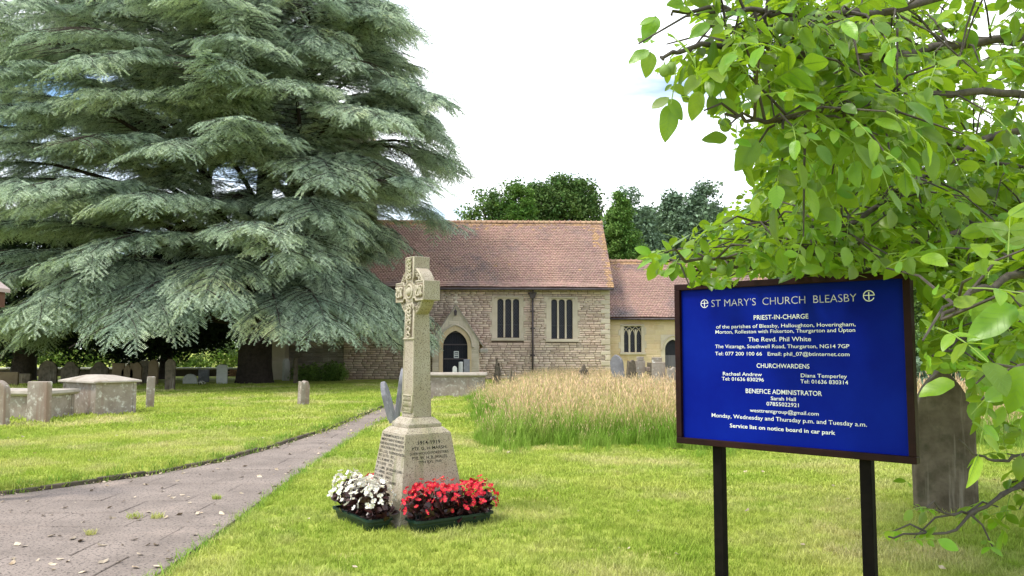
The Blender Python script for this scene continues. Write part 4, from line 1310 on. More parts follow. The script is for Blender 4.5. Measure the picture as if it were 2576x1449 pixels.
m = MB(); lx, lz = F(1146, 788, PY)
m.frustum(.10, .10, 0, .16, .16, .2, M=Matrix.Translation((lx, PY - .18, lz - .12))); m.frustum(.18, .18, .201, .04, .04, .3, M=Matrix.Translation((lx, PY - .18, lz - .12)))
m.tube([(lx, PY - .18, lz + .18), (lx, PY - .16, lz + .26), (lx, PY + .0, lz + .26)], .012, 5); m.build('lantern', M_iron, church)
# door leaves with planks
npk = 10
dw = (ax1 - ax0) / npk
dr = MB(); dr.box(ax0, ax1, PY + .26, PY + .28, BZ, az); dr = dr.build('porch_door', M_door, church)
for i in range(npk):
    xa = ax0 + i * dw
    m = MB(); m.box(xa + .008, xa + dw - .008, PY + .215, PY + .255, BZ, az); m.build('plank', M_door, dr)
for zz in (1.05, 1.75, 2.35):
    m = MB(); m.box(ax0, ax1, PY + .19, PY + .21, zz, zz + .06); m.build('rail', M_iron, dr)
nx, nz = F(1148, 892, PY + .18)
m = MB(); m.box(nx - .12, nx + .12, PY + .17, PY + .18, nz - .17, nz + .17); nb = m.build('notice', M_paper, dr)
m = MB(); m.box(nx - .09, nx + .09, PY + .165, PY + .169, nz - .01, nz + .12); m.box(nx - .09, nx + .09, PY + .165, PY + .169, nz - .13, nz - .06); m.build('notice_print', mat('grey_print', (.12, .12, .14)), dr)
m = MB(); m.box(nx - .07, nx + .07, PY + .160, PY + .164, nz + .03, nz + .06); m.build('notice_band', M_paper, dr)

# tower, west of the nave
TY = .35
tx0 = F(702, 900, TY)[0]; tx1 = F(903, 640, TY + .0)[0]
tx1 = max(tx1, -0.2)
TH = 13.4
m = MB(); m.box(tx0, -.001, TY, TY + 5.4, BZ, 7.2); m.box(tx0, .9, TY + .9, TY + 5.4, 7.2, TH)
m.box(tx0, -.001, TY, TY + .9, 7.2, 7.21)
tw_ = m.build('tower_wall', M_grey, church)
st = courses(tx0, -.002, BZ, 7.2, [], (.20, .30), (.35, .8), GRY, TY, .05, 21)
st2 = courses(tx0, .9, 7.2, TH, [(tx0 + 1.6, tx0 + 2.9, 9.2, 11.2)], (.20, .30), (.35, .8), GRY, TY + .9, .05, 22)
lay('stone', 'stonework', st + st2, [M_grey], tw_, 60, lambda it: it[1].translation.z if it[1].translation.z > .3 else 50)
zl = F(790, 868, TY)[1]
m = MB(); m.prism([(tx0, zl), (-.0, zl), (-.0, zl + .12), (tx0, zl + .12)], TY - .12, TY - .02); m.build('string_course', M_dressed, church, bevel=.02)
# belfry louvres
lv = MB(); lv.box(tx0 + 1.6, tx0 + 2.9, TY + .86, TY + .88, 9.2, 11.2); lv = lv.build('belfry_window', M_door, church)
for i in range(11):
    z = 9.25 + i * .175
    m = MB(); m.box(tx0 + 1.62, tx0 + 2.88, -.11, .11, -.012, .012, M=Matrix.Translation((0, TY + .72, z)) @ Matrix.Rotation(R(35), 4, 'X')); m.build('louvre', M_grey, lv)
m = MB(); m.box(tx0 - .12, 1.0, TY + .8, TY + 5.5, TH, TH + .25)
for i in range(5): m.box(tx0 + i * 1.25, tx0 + i * 1.25 + .7, TY + .8, TY + 1.2, TH + .2501, TH + .85)
m.build('parapet', M_dressed, church)
# buttress at the left corner of the tower, with its plinth
bx0 = F(682, 900, TY - .9)[0]; bx1 = F(717, 900, TY - .9)[0]
m = MB(); m.box(bx0, bx1, TY - .9, TY - .055, .95, 3.1); m.add([(bx0, TY - .9, 3.1), (bx1, TY - .9, 3.1), (bx1, TY - .055, 4.0), (bx0, TY - .055, 4.0), (bx0, TY - .055, 3.1), (bx1, TY - .055, 3.1)], [(0, 1, 2, 3), (0, 3, 4), (1, 5, 2)])
m.box(bx0 - .08, bx1 + .08, TY - .98, TY - .054, BZ, .949)
m.build('buttress', M_dressed, church, bevel=.02)

# ------------------------------------------------------------------ gravestones and tombs
def stone_outline(w, h, top):
    x = w / 2
    if top == 'flat': return [(-x, 0), (x, 0), (x, h), (-x, h)]
    if top in ('gothic', 'lancet'):
        ri = 1.35 if top == 'gothic' else 2.1
        a = arc_pts(0, x, h - x * ri, x * ri, 8)
        return [(-x, 0), (x, 0)] + a[::-1]
    if top == 'round':
        a = arc_pts(0, x, h - x, x, 8, False)
        return [(-x, 0), (x, 0)] + a[::-1]
    if top == 'low':
        a = arc_pts(0, x, h - x * .35, x * .35, 6, False)
        return [(-x, 0), (x, 0)] + a[::-1]
    if top == 'shoulder':
        a = arc_pts(0, x * .62, h - x * .5, x * .5, 6, False)
        return [(-x, 0), (x, 0), (x, h - x * .75), (x * .82, h - x * .62), (x * .7, h - x * .5)] + a[::-1] + [(-x * .7, h - x * .5), (-x * .82, h - x * .62), (-x, h - x * .75)]
    if top == 'ogee':
        return [(-x, 0), (x, 0), (x, h * .72), (x * .8, h * .8), (x * .45, h * .84), (x * .3, h * .93), (0, h), (-x * .3, h * .93), (-x * .45, h * .84), (-x * .8, h * .8), (-x, h * .72)]
    if top == 'worn':
        return [(-x, 0), (x, 0), (x * .95, h * .55), (x * 1.0, h * .8), (x * .6, h * .97), (x * .1, h), (-x * .35, h * .93), (-x * .9, h * .98), (-x * .97, h * .6)]
    if top == 'broken':
        return [(-x, 0), (x, 0), (x * .8, h * .5), (x * .9, h * .7), (x * .3, h * .74), (x * .1, h), (-x * .4, h * .95), (-x * .7, h * .5), (-x, h * .4)]
def gravestone(X, Y, w, h, t, top, rot, material, label, lean=(0, 0), panel=False, name='gravestone', group=None):
    o = MB()
    out = stone_outline(w, h + .15, top)
    r = random.Random(int(X * 100 + Y * 10))
    out = [(x * (1 + r.uniform(-.02, .02)), z + (r.uniform(-.008, .008) if z > 0 else 0)) for x, z in out]
    o.prism(out, -t / 2, t / 2)
    me = o.build(name, material, None, bevel=min(.02, t * .18))
    me.location = (X, Y, gz(X, Y) - .15)
    me.rotation_euler = (R(lean[0]), R(lean[1]), R(rot))
    tag(me, label, 'gravestone', group)
    if panel:
        p = MB(); p.prism([(x * .84, z * .93 + .04) for x, z in out], -t / 2 - .006, -t / 2 + .01); pp_ = p.build('face_panel', material, me, bevel=.006)
    return me
def gs(u, vb, *a, **k):
    p = ground_at(u, vb)
    return gravestone(p.x, p.y, *a, **k)
gs(2380, 1292, .575, 1.40, .12, 'lancet', -6, M_darkstone, 'tall dark mossy gravestone with a pointed top right of the blue notice board')
p = ground_at(1000, 1066)
gravestone(p.x - .05, p.y, .52, .92, .10, 'gothic', 70, M_slate, 'slate gravestone with rounded top leaning left beside the memorial', lean=(0, 0)).rotation_euler = (R(-15), 0, R(88))
gravestone(p.x - .15, p.y + .75, .50, 1.16, .09, 'gothic', 76, M_slate, 'upright slate gravestone just behind the leaning one at the memorial').rotation_euler = (R(7), 0, R(93))
gs(762, 1026, .26, .68, .22, 'worn', 40, M_lichen, 'stubby weathered pinkish gravestone alone on the lawn left of the path', lean=(3, 0))
gs(376, 1033, .20, .80, .10, 'flat', 25, M_lichen, 'narrow plain post like gravestone right of the chest tomb', lean=(0, 1))
gs(97, 1072, .58, .84, .13, 'flat', -22, M_lichen, 'square topped lichened gravestone in front of the two chest tombs', lean=(0, -1))
gs(-12, 1082, .5, .9, .16, 'round', -10, M_lichen, 'gravestone cut off by the left edge of the picture')
gs(478, 968, .62, .42, .12, 'round', 0, M_palestone, 'low round topped grey gravestone under the cedar left of two others')
gs(512, 965, .48, .58, .1, 'flat', 0, M_slate, 'grey square gravestone under the cedar with flowers at its foot')
gs(558, 970, .46, .84, .1, 'low', 0, M_palestone, 'pale clean gravestone with curved top nearest the cedar trunk')
gs(427, 985, .36, 1.15, .12, 'round', 0, M_darkstone, 'dark tall narrow gravestone in the shade behind the post like stone')
for i, (u, w_, h_, tp, mt, lb) in enumerate([
        (176, .80, .95, 'shoulder', M_darkstone, 'black silhouetted shouldered gravestone before the boundary wall above the left chest tomb'),
        (249, .78, .95, 'shoulder', M_darkstone, 'black silhouetted shouldered gravestone before the boundary wall left of the brown row'),
        (120, .80, 1.0, 'round', M_darkstone, 'black round topped gravestone just right of the yew trunk'),
        (297, .52, .92, 'flat', M_brownstone, 'brown flat topped gravestone at the left end of the brown row'),
        (320, .52, .88, 'ogee', M_brownstone, 'brown gravestone with pointed worn top second in the brown row'),
        (341, .50, .96, 'worn', M_brownstone, 'brown worn gravestone third in the brown row'),
        (364, .50, 1.0, 'low', M_darkstone, 'very dark gravestone right of the brown row'),
        (385, .40, 1.08, 'gothic', M_brownstone, 'slim brown gravestone with pointed top at the right end of the row'),
        (12, 1.1, .55, 'flat', M_brownstone, 'low wide brown gravestone at the far left under the yew'),
        (48, 1.0, .42, 'flat', M_darkstone, 'low dark slab beside the yew trunk')]):
    gs(u, 968 if mt is not M_brownstone else 973, w_, h_, .12, tp, 0, mt, lb)
for u, h_, lb in ((316, 1.1, 'white gravestone beyond the boundary wall above the brown row, left of three'), (357, 1.35, 'white gravestone beyond the boundary wall above the brown row, middle of three'), (405, 1.15, 'white gravestone beyond the boundary wall above the brown row, right of three')):
    p = at(u, 920, 52); gravestone(p.x, 52, .6, h_, .1, 'ogee', 0, M_palestone, lb)
gs(719, 958, .46, 1.10, .13, 'round', 72, M_palestone, 'pale round topped gravestone seen almost edge on right of the cedar trunk')
gs(743, 967, .22, 1.10, .1, 'flat', 70, M_darkstone, 'thin greenish stone post beside the pale gravestone near the tower')
p = at(1159, 930, 32); gravestone(p.x, 32, .18, 1.05, .1, 'flat', 60, M_palestone, 'thin pale gravestone seen edge on in front of the porch door')
p = at(1174, 930, 31.5); gravestone(p.x, 31.5, .24, 1.15, .1, 'flat', 10, M_slate, 'grey slate gravestone in front of the porch door')
p = at(1144, 930, 29); gravestone(p.x, 29, .15, .95, .15, 'gothic', 10, M_palestone, 'small pale stone finial showing above the chest tomb')
for (u, vt, Y, w_, tp, rot, mt, lean, lb) in [
        (1247, 900, 35, .22, 'broken', 10, M_darkstone, (0, 3), 'splintered dark stone stump by the porch wall, left of a pair'),
        (1257, 912, 35.3, .16, 'broken', 30, M_darkstone, (0, -2), 'shorter splintered stone stump by the porch wall, right of a pair'),
        (1284, 927, 29, .20, 'broken', 0, M_darkstone, (0, 3), 'small dark broken stone poking from the straw coloured grass'),
        (1468, 915, 30, .36, 'ogee', 15, M_darkstone, (0, 0), 'dark lichened rounded gravestone alone in the long grass before the nave'),
        (1561, 892, 30, .50, 'gothic', -35, M_slate, (0, -8), 'grey pointed gravestone leaning in front of the golden chancel wall'),
        (1583, 905, 28, .34, 'worn', 20, M_darkstone, (0, 4), 'mossy worn gravestone touching the leaning grey one'),
        (1640, 912, 30.5, .44, 'flat', 5, M_darkstone, (0, 2), 'low flat stone right of the stone cross in the long grass'),
        (1658, 912, 26, .42, 'flat', 0, M_lichen, (0, -1), 'wide weathered gravestone in the long grass left of the notice board'),
        (1688, 925, 24, .34, 'worn', 10, M_lichen, (0, 2), 'pale gravestone partly hidden by the left edge of the notice board'),
        (1652, 900, 27.5, .34, 'flat', 0, M_lichen, (0, 0), 'square stone block standing behind the wide weathered gravestone')]:
    p = at(u, vt, Y)
    gravestone(p.x, Y, w_, p.z, .14, tp, rot, mt, lb, lean=lean)
# small cross in the meadow
p = at(1609, 897, 28.5)
m = MB(); h_ = p.z
m.frustum(.24, .16, -.1, .20, .14, h_ * .55); m.box(-.17, .17, -.07, .07, h_ * .551, h_ - .14); m.box(-.12, .12, -.07, .07, h_ - .139, h_); m.box(.171, .36, -.06, .06, h_ * .6, h_ * .72)
mc = m.build('stone_cross', M_lichen, None, bevel=.02, loc=(p.x, 28.5, 0), rot=(0, R(1), R(8)))
tag(mc, 'weathered square shouldered stone cross in the long grass before the chancel', 'gravestone')

def chest_tomb(X, Y, rot, w, d, h, label, body_mat, lid='hip', ov=.09, lid_h=.17):
    t = empty('chest_tomb', (X, Y, gz(X, Y)), R(rot), label, 'tomb')
    pl = .03
    # four side slabs round a core, corner posts
    m = MB(); m.box(-w / 2 + .05, w / 2 - .05, -d / 2 + .05, d / 2 - .05, -.1, h - .01); m.build('core', body_mat, t)
    for sx in (-1, 1):
        m = MB(); m.box(sx * (w / 2 - .06) - .025, sx * (w / 2 - .06) + .055 if sx > 0 else sx * (w / 2 - .06) + .025, -d / 2 + .07, d / 2 - .07, -.08, h) if sx > 0 else m.box(-w / 2 + .005, -w / 2 + .085, -d / 2 + .07, d / 2 - .07, -.08, h)
        m.build('end_slab', body_mat, t, bevel=.006)
    for sy in (-1, 1):
        m = MB(); y_ = sy * (d / 2 - .045); m.box(-w / 2 + .07, w / 2 - .07, y_ - .04, y_ + .04, -.08, h); m.build('side_slab', body_mat, t, bevel=.006)
    for sx in (-1, 1):
        for sy in (-1, 1):
            m = MB(); cx, cy = sx * (w / 2 - .03), sy * (d / 2 - .03); m.box(cx - .04, cx + .04, cy - .04, cy + .04, -.08, h + .001); m.build('corner_post', body_mat, t, bevel=.008)
    m = MB(); W_, D_ = w + 2 * ov, d + 2 * ov
    if lid == 'hip':
        m.frustum(W_, D_, h + .002, W_, D_, h + .045)
        L2 = max(.2, W_ - D_ * .8)
        m.add([(-W_ / 2, -D_ / 2, h + .0455), (W_ / 2, -D_ / 2, h + .0455), (W_ / 2, D_ / 2, h + .0455), (-W_ / 2, D_ / 2, h + .0455), (-L2 / 2, -.12, h + lid_h), (L2 / 2, -.12, h + lid_h), (L2 / 2, .12, h + lid_h), (-L2 / 2, .12, h + lid_h)],
              [(0, 1, 5, 4), (1, 2, 6, 5), (2, 3, 7, 6), (3, 0, 4, 7), (4, 5, 6, 7), (3, 2, 1, 0)])
    else:
        m.frustum(W_ - .1, D_ - .1, h + .002, W_, D_, h + .05); m.frustum(W_, D_, h + .0505, W_ - .04, D_ - .04, h + .12)
    m.build('lid', M_lid, t, bevel=.01)
    return t
# nearer chest tomb: corner towards the camera at (252, 1052)
pc = ground_at(252, 1052); pr = ground_at(333, 1045)
chest_tomb(-9.80, 19.02, -35, 1.5, .95, .74, 'chest tomb with low hipped lid and lichened right end on the left lawn', M_lichen)
chest_tomb(-10.95, 17.9, -10, 1.9, .9, .50, 'second chest tomb with flat lid behind the square gravestone at the left', M_lichen, 'flat', lid_h=.1)
pl_ = ground_at(1090, 1000); pr_ = ground_at(1222, 1000)
chest_tomb((pr_.x + pl_.x) / 2 - .25, pl_.y + .4, 0, 2.1, .85, .66, 'flat lidded chest tomb in front of the church porch', M_lichen, 'flat')
# flowers at the grave under the cedar
p = ground_at(512, 972)
fo, fl = begonia_meshes(77, M_whitepet, .18, .2)
e_ = empty('grave_posy', (p.x, p.y - .25, .02), 0, 'small posy of white flowers at the foot of the grey square gravestone', 'flowers')
for nm, me in (('foliage', fo), ('flowers', fl)): link(bpy.data.objects.new(nm, me), e_)

# boundary wall far left, in courses of brick
bwl = empty('boundary_wall', (0, 45.5, 0), 0, 'low brick boundary wall with pale coping beyond the cedar', 'wall')
xw0, xw1 = at(-260, 940, 45.5).x, at(676, 940, 45.5).x
hwz = at(500, 931, 45.5).z + .05
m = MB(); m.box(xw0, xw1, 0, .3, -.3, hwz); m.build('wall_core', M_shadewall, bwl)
BRK = [stone_piece(i + 80, .5).mesh('brick', [M_brick]) for i in range(5)]
bb = []
for r_ in range(8):
    z = -.1 + r_ * .082
    if z + .08 > hwz: break
    x = at(572, 940, 45.5).x + (.12 if r_ % 2 else 0)
    while x < xw1 - .23:
        bb.append((rnd.choice(BRK), Matrix.Translation((x, -.001, z)) @ Matrix.Diagonal((.225, .012, .07, 1)))); x += .237
x_end = at(600, 940, 45.5).x
lay('brick', 'brickwork', bb, [M_brick], bwl, 120, lambda it: 0 if at(590, 940, 45.5).x < it[1].translation.x else 1)
x = xw0
while x < xw1:
    m = MB(); m.box(x + .01, min(x + .9, xw1) - .01, -.06, .36, hwz + .001, hwz + .09); m.build('coping_stone', M_palestone, bwl, bevel=.015); x += .9

# timber gabled shelter corner at the left edge
sh = at(28, 727, 8.16)
tb = empty('timber_shelter', (-6.16, 8.5, 0), 0, 'dark brown timber shelter with pale bargeboard cut off by the left edge', 'shelter')
apx_ = sh.z + .55
for sx in (-1, 1):
    m = MB(); m.prism([(0, apx_), (sx * .72, apx_ - .52), (sx * .72, apx_ - .56), (0, apx_ - .04)][::(1 if sx < 0 else -1)], -.20, .10); m.build('roof_slope', M_barge, tb)
    m = MB(); m.prism([(0, apx_ + .0), (sx * .74, apx_ - .535), (sx * .74, apx_ - .60), (0, apx_ - .065)][::(1 if sx < 0 else -1)], -.24, -.201); m.build('bargeboard', M_barge, tb)
    m = MB(); m.box(sx * .58 - .05, sx * .58 + .05, -.05, .05, -.1, apx_ - .44); m.build('post', M_timber, tb)
m = MB(); m.prism([(-.60, apx_ - .5), (.60, apx_ - .5), (0, apx_ - .07)], -.05, -.01); m.build('gable_board', M_timber, tb)
m = MB(); m.box(-.685, .685, -.07, .07, apx_ - .72, apx_ - .501); m.build('tie_beam', M_timber, tb)

# ------------------------------------------------------------------ trees and shrubs
def leaf_clump(seed, nleaf, rad, ls, mats, flat=1.0, long_=1.6):
    r = random.Random(seed)
    m = MB()
    for _ in range(nleaf):
        d = Vector((r.gauss(0, 1), r.gauss(0, 1), r.gauss(0, 1) * flat)); d.normalize(); d *= rad * r.random() ** .45
        d.z *= flat
        s = ls * r.uniform(.6, 1.3)
        E = Euler((r.uniform(-.9, .9), r.uniform(-.9, .9), r.uniform(0, 6.28))).to_matrix()
        q = [d + E @ Vector((x * s, y_ * s, z_ * s)) for x, y_, z_ in ((-long_ / 2, 0, 0), (0, -.45, .1), (long_ / 2, 0, -.15), (0, .45, .1))]
        m.add(q, [(0, 1, 2), (0, 2, 3)])
    return m.mesh('leaf_clump', mats)
CL = {}
def clumps(key, n, *a, **k):
    if key not in CL: CL[key] = [leaf_clump(100 * len(CL) + i, *a, **k) for i in range(n)]
    return CL[key]
def tree(name, label, X, Y, h, lobes, cl, n, trunk_r, bark, seed, group=None, trunk_h=None, cat='tree', limb=True, gaps=.28, smin=.7, smax=1.35):
    """lobes: (dx, dy, z, rx, ry, rz) ellipsoids; clumps sit near lobe surfaces with holes"""
    g_ = np.random.default_rng(seed)
    r = random.Random(seed)
    t = empty(name, (X, Y, gz(X, Y) if Y < 60 else 0), 0, label, cat, group)
    m = MB()
    th = trunk_h or h * .6
    m.tube([(0, 0, -.2), (r.uniform(-.1, .1), 0, th * .35), (r.uniform(-.3, .3), r.uniform(-.3, .3), th * .7), (0, 0, th)], [trunk_r * 1.25, trunk_r, trunk_r * .75, trunk_r * .35], 9)
    m.build('trunk', bark, t, smooth=True)
    if limb:
        m = MB()
        for (dx, dy, z, rx, ry, rz) in lobes:
            z0 = max(th * .3, min(th * .9, z - rz * 1.2))
            m.tube([(0, 0, z0), (dx * .5, dy * .5, (z0 + z) / 2 + .2), (dx, dy, z)], [trunk_r * .5, trunk_r * .32, trunk_r * .12], 6)
            for _ in range(4):
                e_ = Vector((dx + r.uniform(-1, 1) * rx * .8, dy + r.uniform(-1, 1) * ry * .8, z + r.uniform(-.3, .9) * rz))
                m.tube([(dx * .6, dy * .6, (z0 + z) / 2 + .3), (Vector((dx, dy, z)) + e_) / 2, e_], [trunk_r * .22, trunk_r * .12, trunk_r * .04], 5)
        m.build('branches', bark, t, smooth=True)
    P, RT, S = [], [], []
    vol = sum(l[3] * l[5] for l in lobes)
    for (dx, dy, z, rx, ry, rz) in lobes:
        k = int(n * rx * rz / vol)
        for _ in range(k):
            d = g_.normal(size=3); d /= np.linalg.norm(d)
            bump_ = 1 + .16 * math.sin(5 * d[0] + dx * 3) * math.sin(6 * d[2] + z) + .1 * math.sin(11 * d[0] + 9 * d[1])
            rr = g_.uniform(.45, 1.0) ** .35 * bump_
            p = (dx + d[0] * rx * rr, dy + d[1] * ry * rr, z + d[2] * rz * rr)
            hole = math.sin(p[0] * 1.9 + seed) * math.sin(p[2] * 2.3 + 1) * math.sin(p[1] * 1.3 + 2)
            if hole > gaps: continue
            if p[2] < .1: continue
            P.append(p); RT.append(g_.uniform(-.5, .5, 3) + np.array([0, 0, g_.uniform(0, 6.28)])); S.append(g_.uniform(smin, smax))
    scatter('crown', P, RT, S, cl, t, kind='stuff')
    return t
c_dark = clumps('dark', 4, 34, .62, .17, [M_green1])
c_con = clumps('con', 4, 40, .5, .12, [M_green2], flat=.7, long_=2.2)
c_con2 = clumps('con2', 4, 34, .32, .09, [M_green2], flat=.7, long_=2.0)
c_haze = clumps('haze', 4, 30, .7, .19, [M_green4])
c_yew = clumps('yew', 3, 40, .6, .13, [M_yew], long_=2.2)
c_hedge = clumps('hedge', 4, 30, .5, .14, [M_green3])
def TX(u, Y): return (u - 1288) / FOC * Y
def TZ(v, Y): return at(1288, v, Y).z
Yb = 66
grp = 'trees behind the church'
tree('broadleaf_tree', 'small open broadleaf tree at the left end above the nave ridge', TX(1245, Yb), Yb, 14, [(-1.2, 0, TZ(525, Yb), 1.7, 1.5, 1.3), (.8, 0, TZ(500, Yb), 1.5, 1.5, 1.5), (1.2, .5, TZ(545, Yb), 2.2, 1.8, 1.5), (-.2, .5, TZ(560, Yb), 2.4, 2, 1.4), (-.5, .5, 8, 2.5, 2, 2)], c_dark, 420, .3, M_barkgrey, 31, grp, trunk_h=12, gaps=.10)
tree('broadleaf_tree', 'largest round crowned broadleaf tree behind the nave ridge', TX(1415, Yb + 3), Yb + 3, 17, [(.4, 0, TZ(450, Yb), 1.5, 1.5, 1.0), (-1.9, 0, TZ(478, Yb), 1.4, 1.5, 1.2), (1.9, 0, TZ(475, Yb), 1.2, 1.4, 1.2), (-.6, -.3, TZ(495, Yb), 2.2, 2.0, 1.5), (2.2, .3, TZ(520, Yb), 1.3, 1.6, 1.2), (-2.3, 0, TZ(530, Yb), 1.3, 1.6, 1.4), (.3, 0, TZ(545, Yb), 2.8, 2.4, 1.6), (0, 0, 9.5, 3.3, 3, 2.4)], c_dark, 1500, .45, M_barkgrey, 32, grp, trunk_h=14, gaps=.3)
tree('cypress_tree', 'bright green upright cypress in front of the largest tree', TX(1305, Yb - 1), Yb - 1, 13, [(0, 0, TZ(500, Yb) - .3, .8, .8, 1.5), (0, 0, TZ(545, Yb), 1.5, 1.2, 2.3), (0, 0, 9.0, 1.8, 1.5, 2.5)], c_con, 460, .25, M_barkgrey, 33, grp, limb=False)
tree('cypress_tree', 'dense conical green conifer at the right end of the nave roof', TX(1558, 52), 52, 12, [(0, 0, TZ(508, 52), .35, .35, .7), (0, 0, TZ(535, 52), .7, .7, .9), (0, 0, TZ(570, 52), 1.0, 1.0, 1.1), (.0, 0, TZ(605, 52), 1.3, 1.2, 1.1), (.1, 0, TZ(645, 52), 1.45, 1.4, 1.3), (.0, 0, 5, 1.7, 1.6, 2.4)], c_con2, 1700, .3, M_barkgrey, 34, grp, limb=False, gaps=.5)
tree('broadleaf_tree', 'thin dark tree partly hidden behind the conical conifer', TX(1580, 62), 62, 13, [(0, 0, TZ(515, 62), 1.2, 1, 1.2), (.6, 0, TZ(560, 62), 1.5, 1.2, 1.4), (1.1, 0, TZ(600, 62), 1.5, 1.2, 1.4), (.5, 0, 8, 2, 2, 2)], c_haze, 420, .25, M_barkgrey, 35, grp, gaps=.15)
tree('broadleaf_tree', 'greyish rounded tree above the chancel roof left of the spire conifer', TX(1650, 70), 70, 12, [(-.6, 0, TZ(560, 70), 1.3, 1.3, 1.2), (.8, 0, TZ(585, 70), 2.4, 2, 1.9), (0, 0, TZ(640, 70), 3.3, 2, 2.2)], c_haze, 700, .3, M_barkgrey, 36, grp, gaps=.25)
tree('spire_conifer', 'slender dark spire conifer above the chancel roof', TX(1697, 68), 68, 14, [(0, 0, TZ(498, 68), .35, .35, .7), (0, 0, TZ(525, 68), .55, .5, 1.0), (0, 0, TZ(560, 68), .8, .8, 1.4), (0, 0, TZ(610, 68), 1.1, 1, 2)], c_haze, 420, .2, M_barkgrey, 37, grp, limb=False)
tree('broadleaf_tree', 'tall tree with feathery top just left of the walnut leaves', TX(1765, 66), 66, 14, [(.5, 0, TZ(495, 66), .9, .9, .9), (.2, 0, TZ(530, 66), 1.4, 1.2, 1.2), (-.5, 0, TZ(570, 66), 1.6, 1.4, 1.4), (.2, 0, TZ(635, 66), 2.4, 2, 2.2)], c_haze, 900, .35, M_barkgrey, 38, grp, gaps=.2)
for i, (u, Y, hz, rx) in enumerate([(1900, 60, 9, 5), (2080, 56, 10, 5), (2290, 52, 9, 5), (2500, 46, 9, 5), (2700, 40, 9, 5)]):
    tree('broadleaf_tree', ['mid green tree behind the notice board beyond the chancel', 'broad tree behind the notice board', 'tree beyond the right end of the notice board', 'dark tree behind the right hand walnut branches', 'tree beyond the right edge behind the walnut'][i], TX(u, Y), Y, hz, [(0, 0, hz * .75, rx * .7, 3, hz * .3), (-rx * .4, 0, hz * .45, rx * .6, 3, hz * .3), (rx * .4, 0, hz * .45, rx * .6, 3, hz * .3)], c_dark if i > 1 else c_haze, 650, .4, M_barkgrey, 50 + i, 'trees beyond the right side of the churchyard')
# shrubs right of the board
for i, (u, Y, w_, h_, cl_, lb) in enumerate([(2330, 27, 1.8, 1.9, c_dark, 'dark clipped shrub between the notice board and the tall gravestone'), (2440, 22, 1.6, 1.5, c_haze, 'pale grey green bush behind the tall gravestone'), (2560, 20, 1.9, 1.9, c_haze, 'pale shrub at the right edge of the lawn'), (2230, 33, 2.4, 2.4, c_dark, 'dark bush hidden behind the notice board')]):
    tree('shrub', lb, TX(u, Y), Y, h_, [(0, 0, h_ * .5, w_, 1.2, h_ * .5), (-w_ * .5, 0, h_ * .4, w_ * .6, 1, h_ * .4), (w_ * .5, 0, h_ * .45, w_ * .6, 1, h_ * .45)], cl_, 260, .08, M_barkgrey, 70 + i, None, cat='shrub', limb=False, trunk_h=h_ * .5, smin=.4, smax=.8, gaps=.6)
# bright bushes at the foot of the tower
for i, (u, w_, h_) in enumerate([(772, .7, .65), (812, .8, .8), (842, .6, .7)]):
    tree('flowering_bush', ['yellow green bush at the tower foot nearest the cedar trunk', 'yellow green bush in the middle below the tower', 'yellow green bush at the tower corner beside the nave wall'][i], TX(u, 38.5), 38.5, h_, [(0, 0, h_ * .55, w_, .6, h_ * .5)], c_hedge, 60, .04, M_barkgrey, 80 + i, 'low bushes at the foot of the tower', cat='bush', limb=False, trunk_h=h_ * .5, smin=.35, smax=.7, gaps=.9)
# sunlit hedge beyond the boundary wall
for i in range(9):
    u = -60 + i * 85
    Y = 58
    tree('hedge_bush', 'bright sunlit bush in the hedge beyond the boundary wall, ' + ['left of the yew trunk', 'just right of the yew trunk', 'over the left chest tomb', 'over the hipped chest tomb', 'over the brown gravestones', 'over the three white gravestones', 'over the round topped grey gravestone', 'over the pale gravestones', 'left of the cedar trunk'][i],
         TX(u, Y), Y, 2.6, [(0, 0, 1.4, 2.2, 1.2, 1.3)], c_hedge, 110, .06, M_barkgrey, 90 + i, 'hedge beyond the boundary wall', cat='bush', limb=False, trunk_h=1.2, gaps=.8)
# yews under and behind the cedar
tree('yew_tree', 'dark spreading yew with a thick trunk at the far left', TX(64, 40), 40, 9, [(0, 0, 4.6, 5.2, 3.6, 3.4), (-4, 0, 4.8, 4.5, 3.6, 3.5), (4.4, 0, 3.9, 4.0, 3.2, 2.7)], c_yew, 1500, .52, M_cedarbark, 110, 'yews beyond the cedar', trunk_h=4, gaps=.8)
tree('yew_tree', 'dark yew filling the gap behind the cedar left of its trunk', TX(420, 42), 42, 8, [(0, 0, 3.7, 4.6, 3.2, 2.6), (1.8, 0, 5, 3, 3, 3)], c_yew, 1100, .3, M_cedarbark, 111, 'yews beyond the cedar', trunk_h=4, gaps=.8)

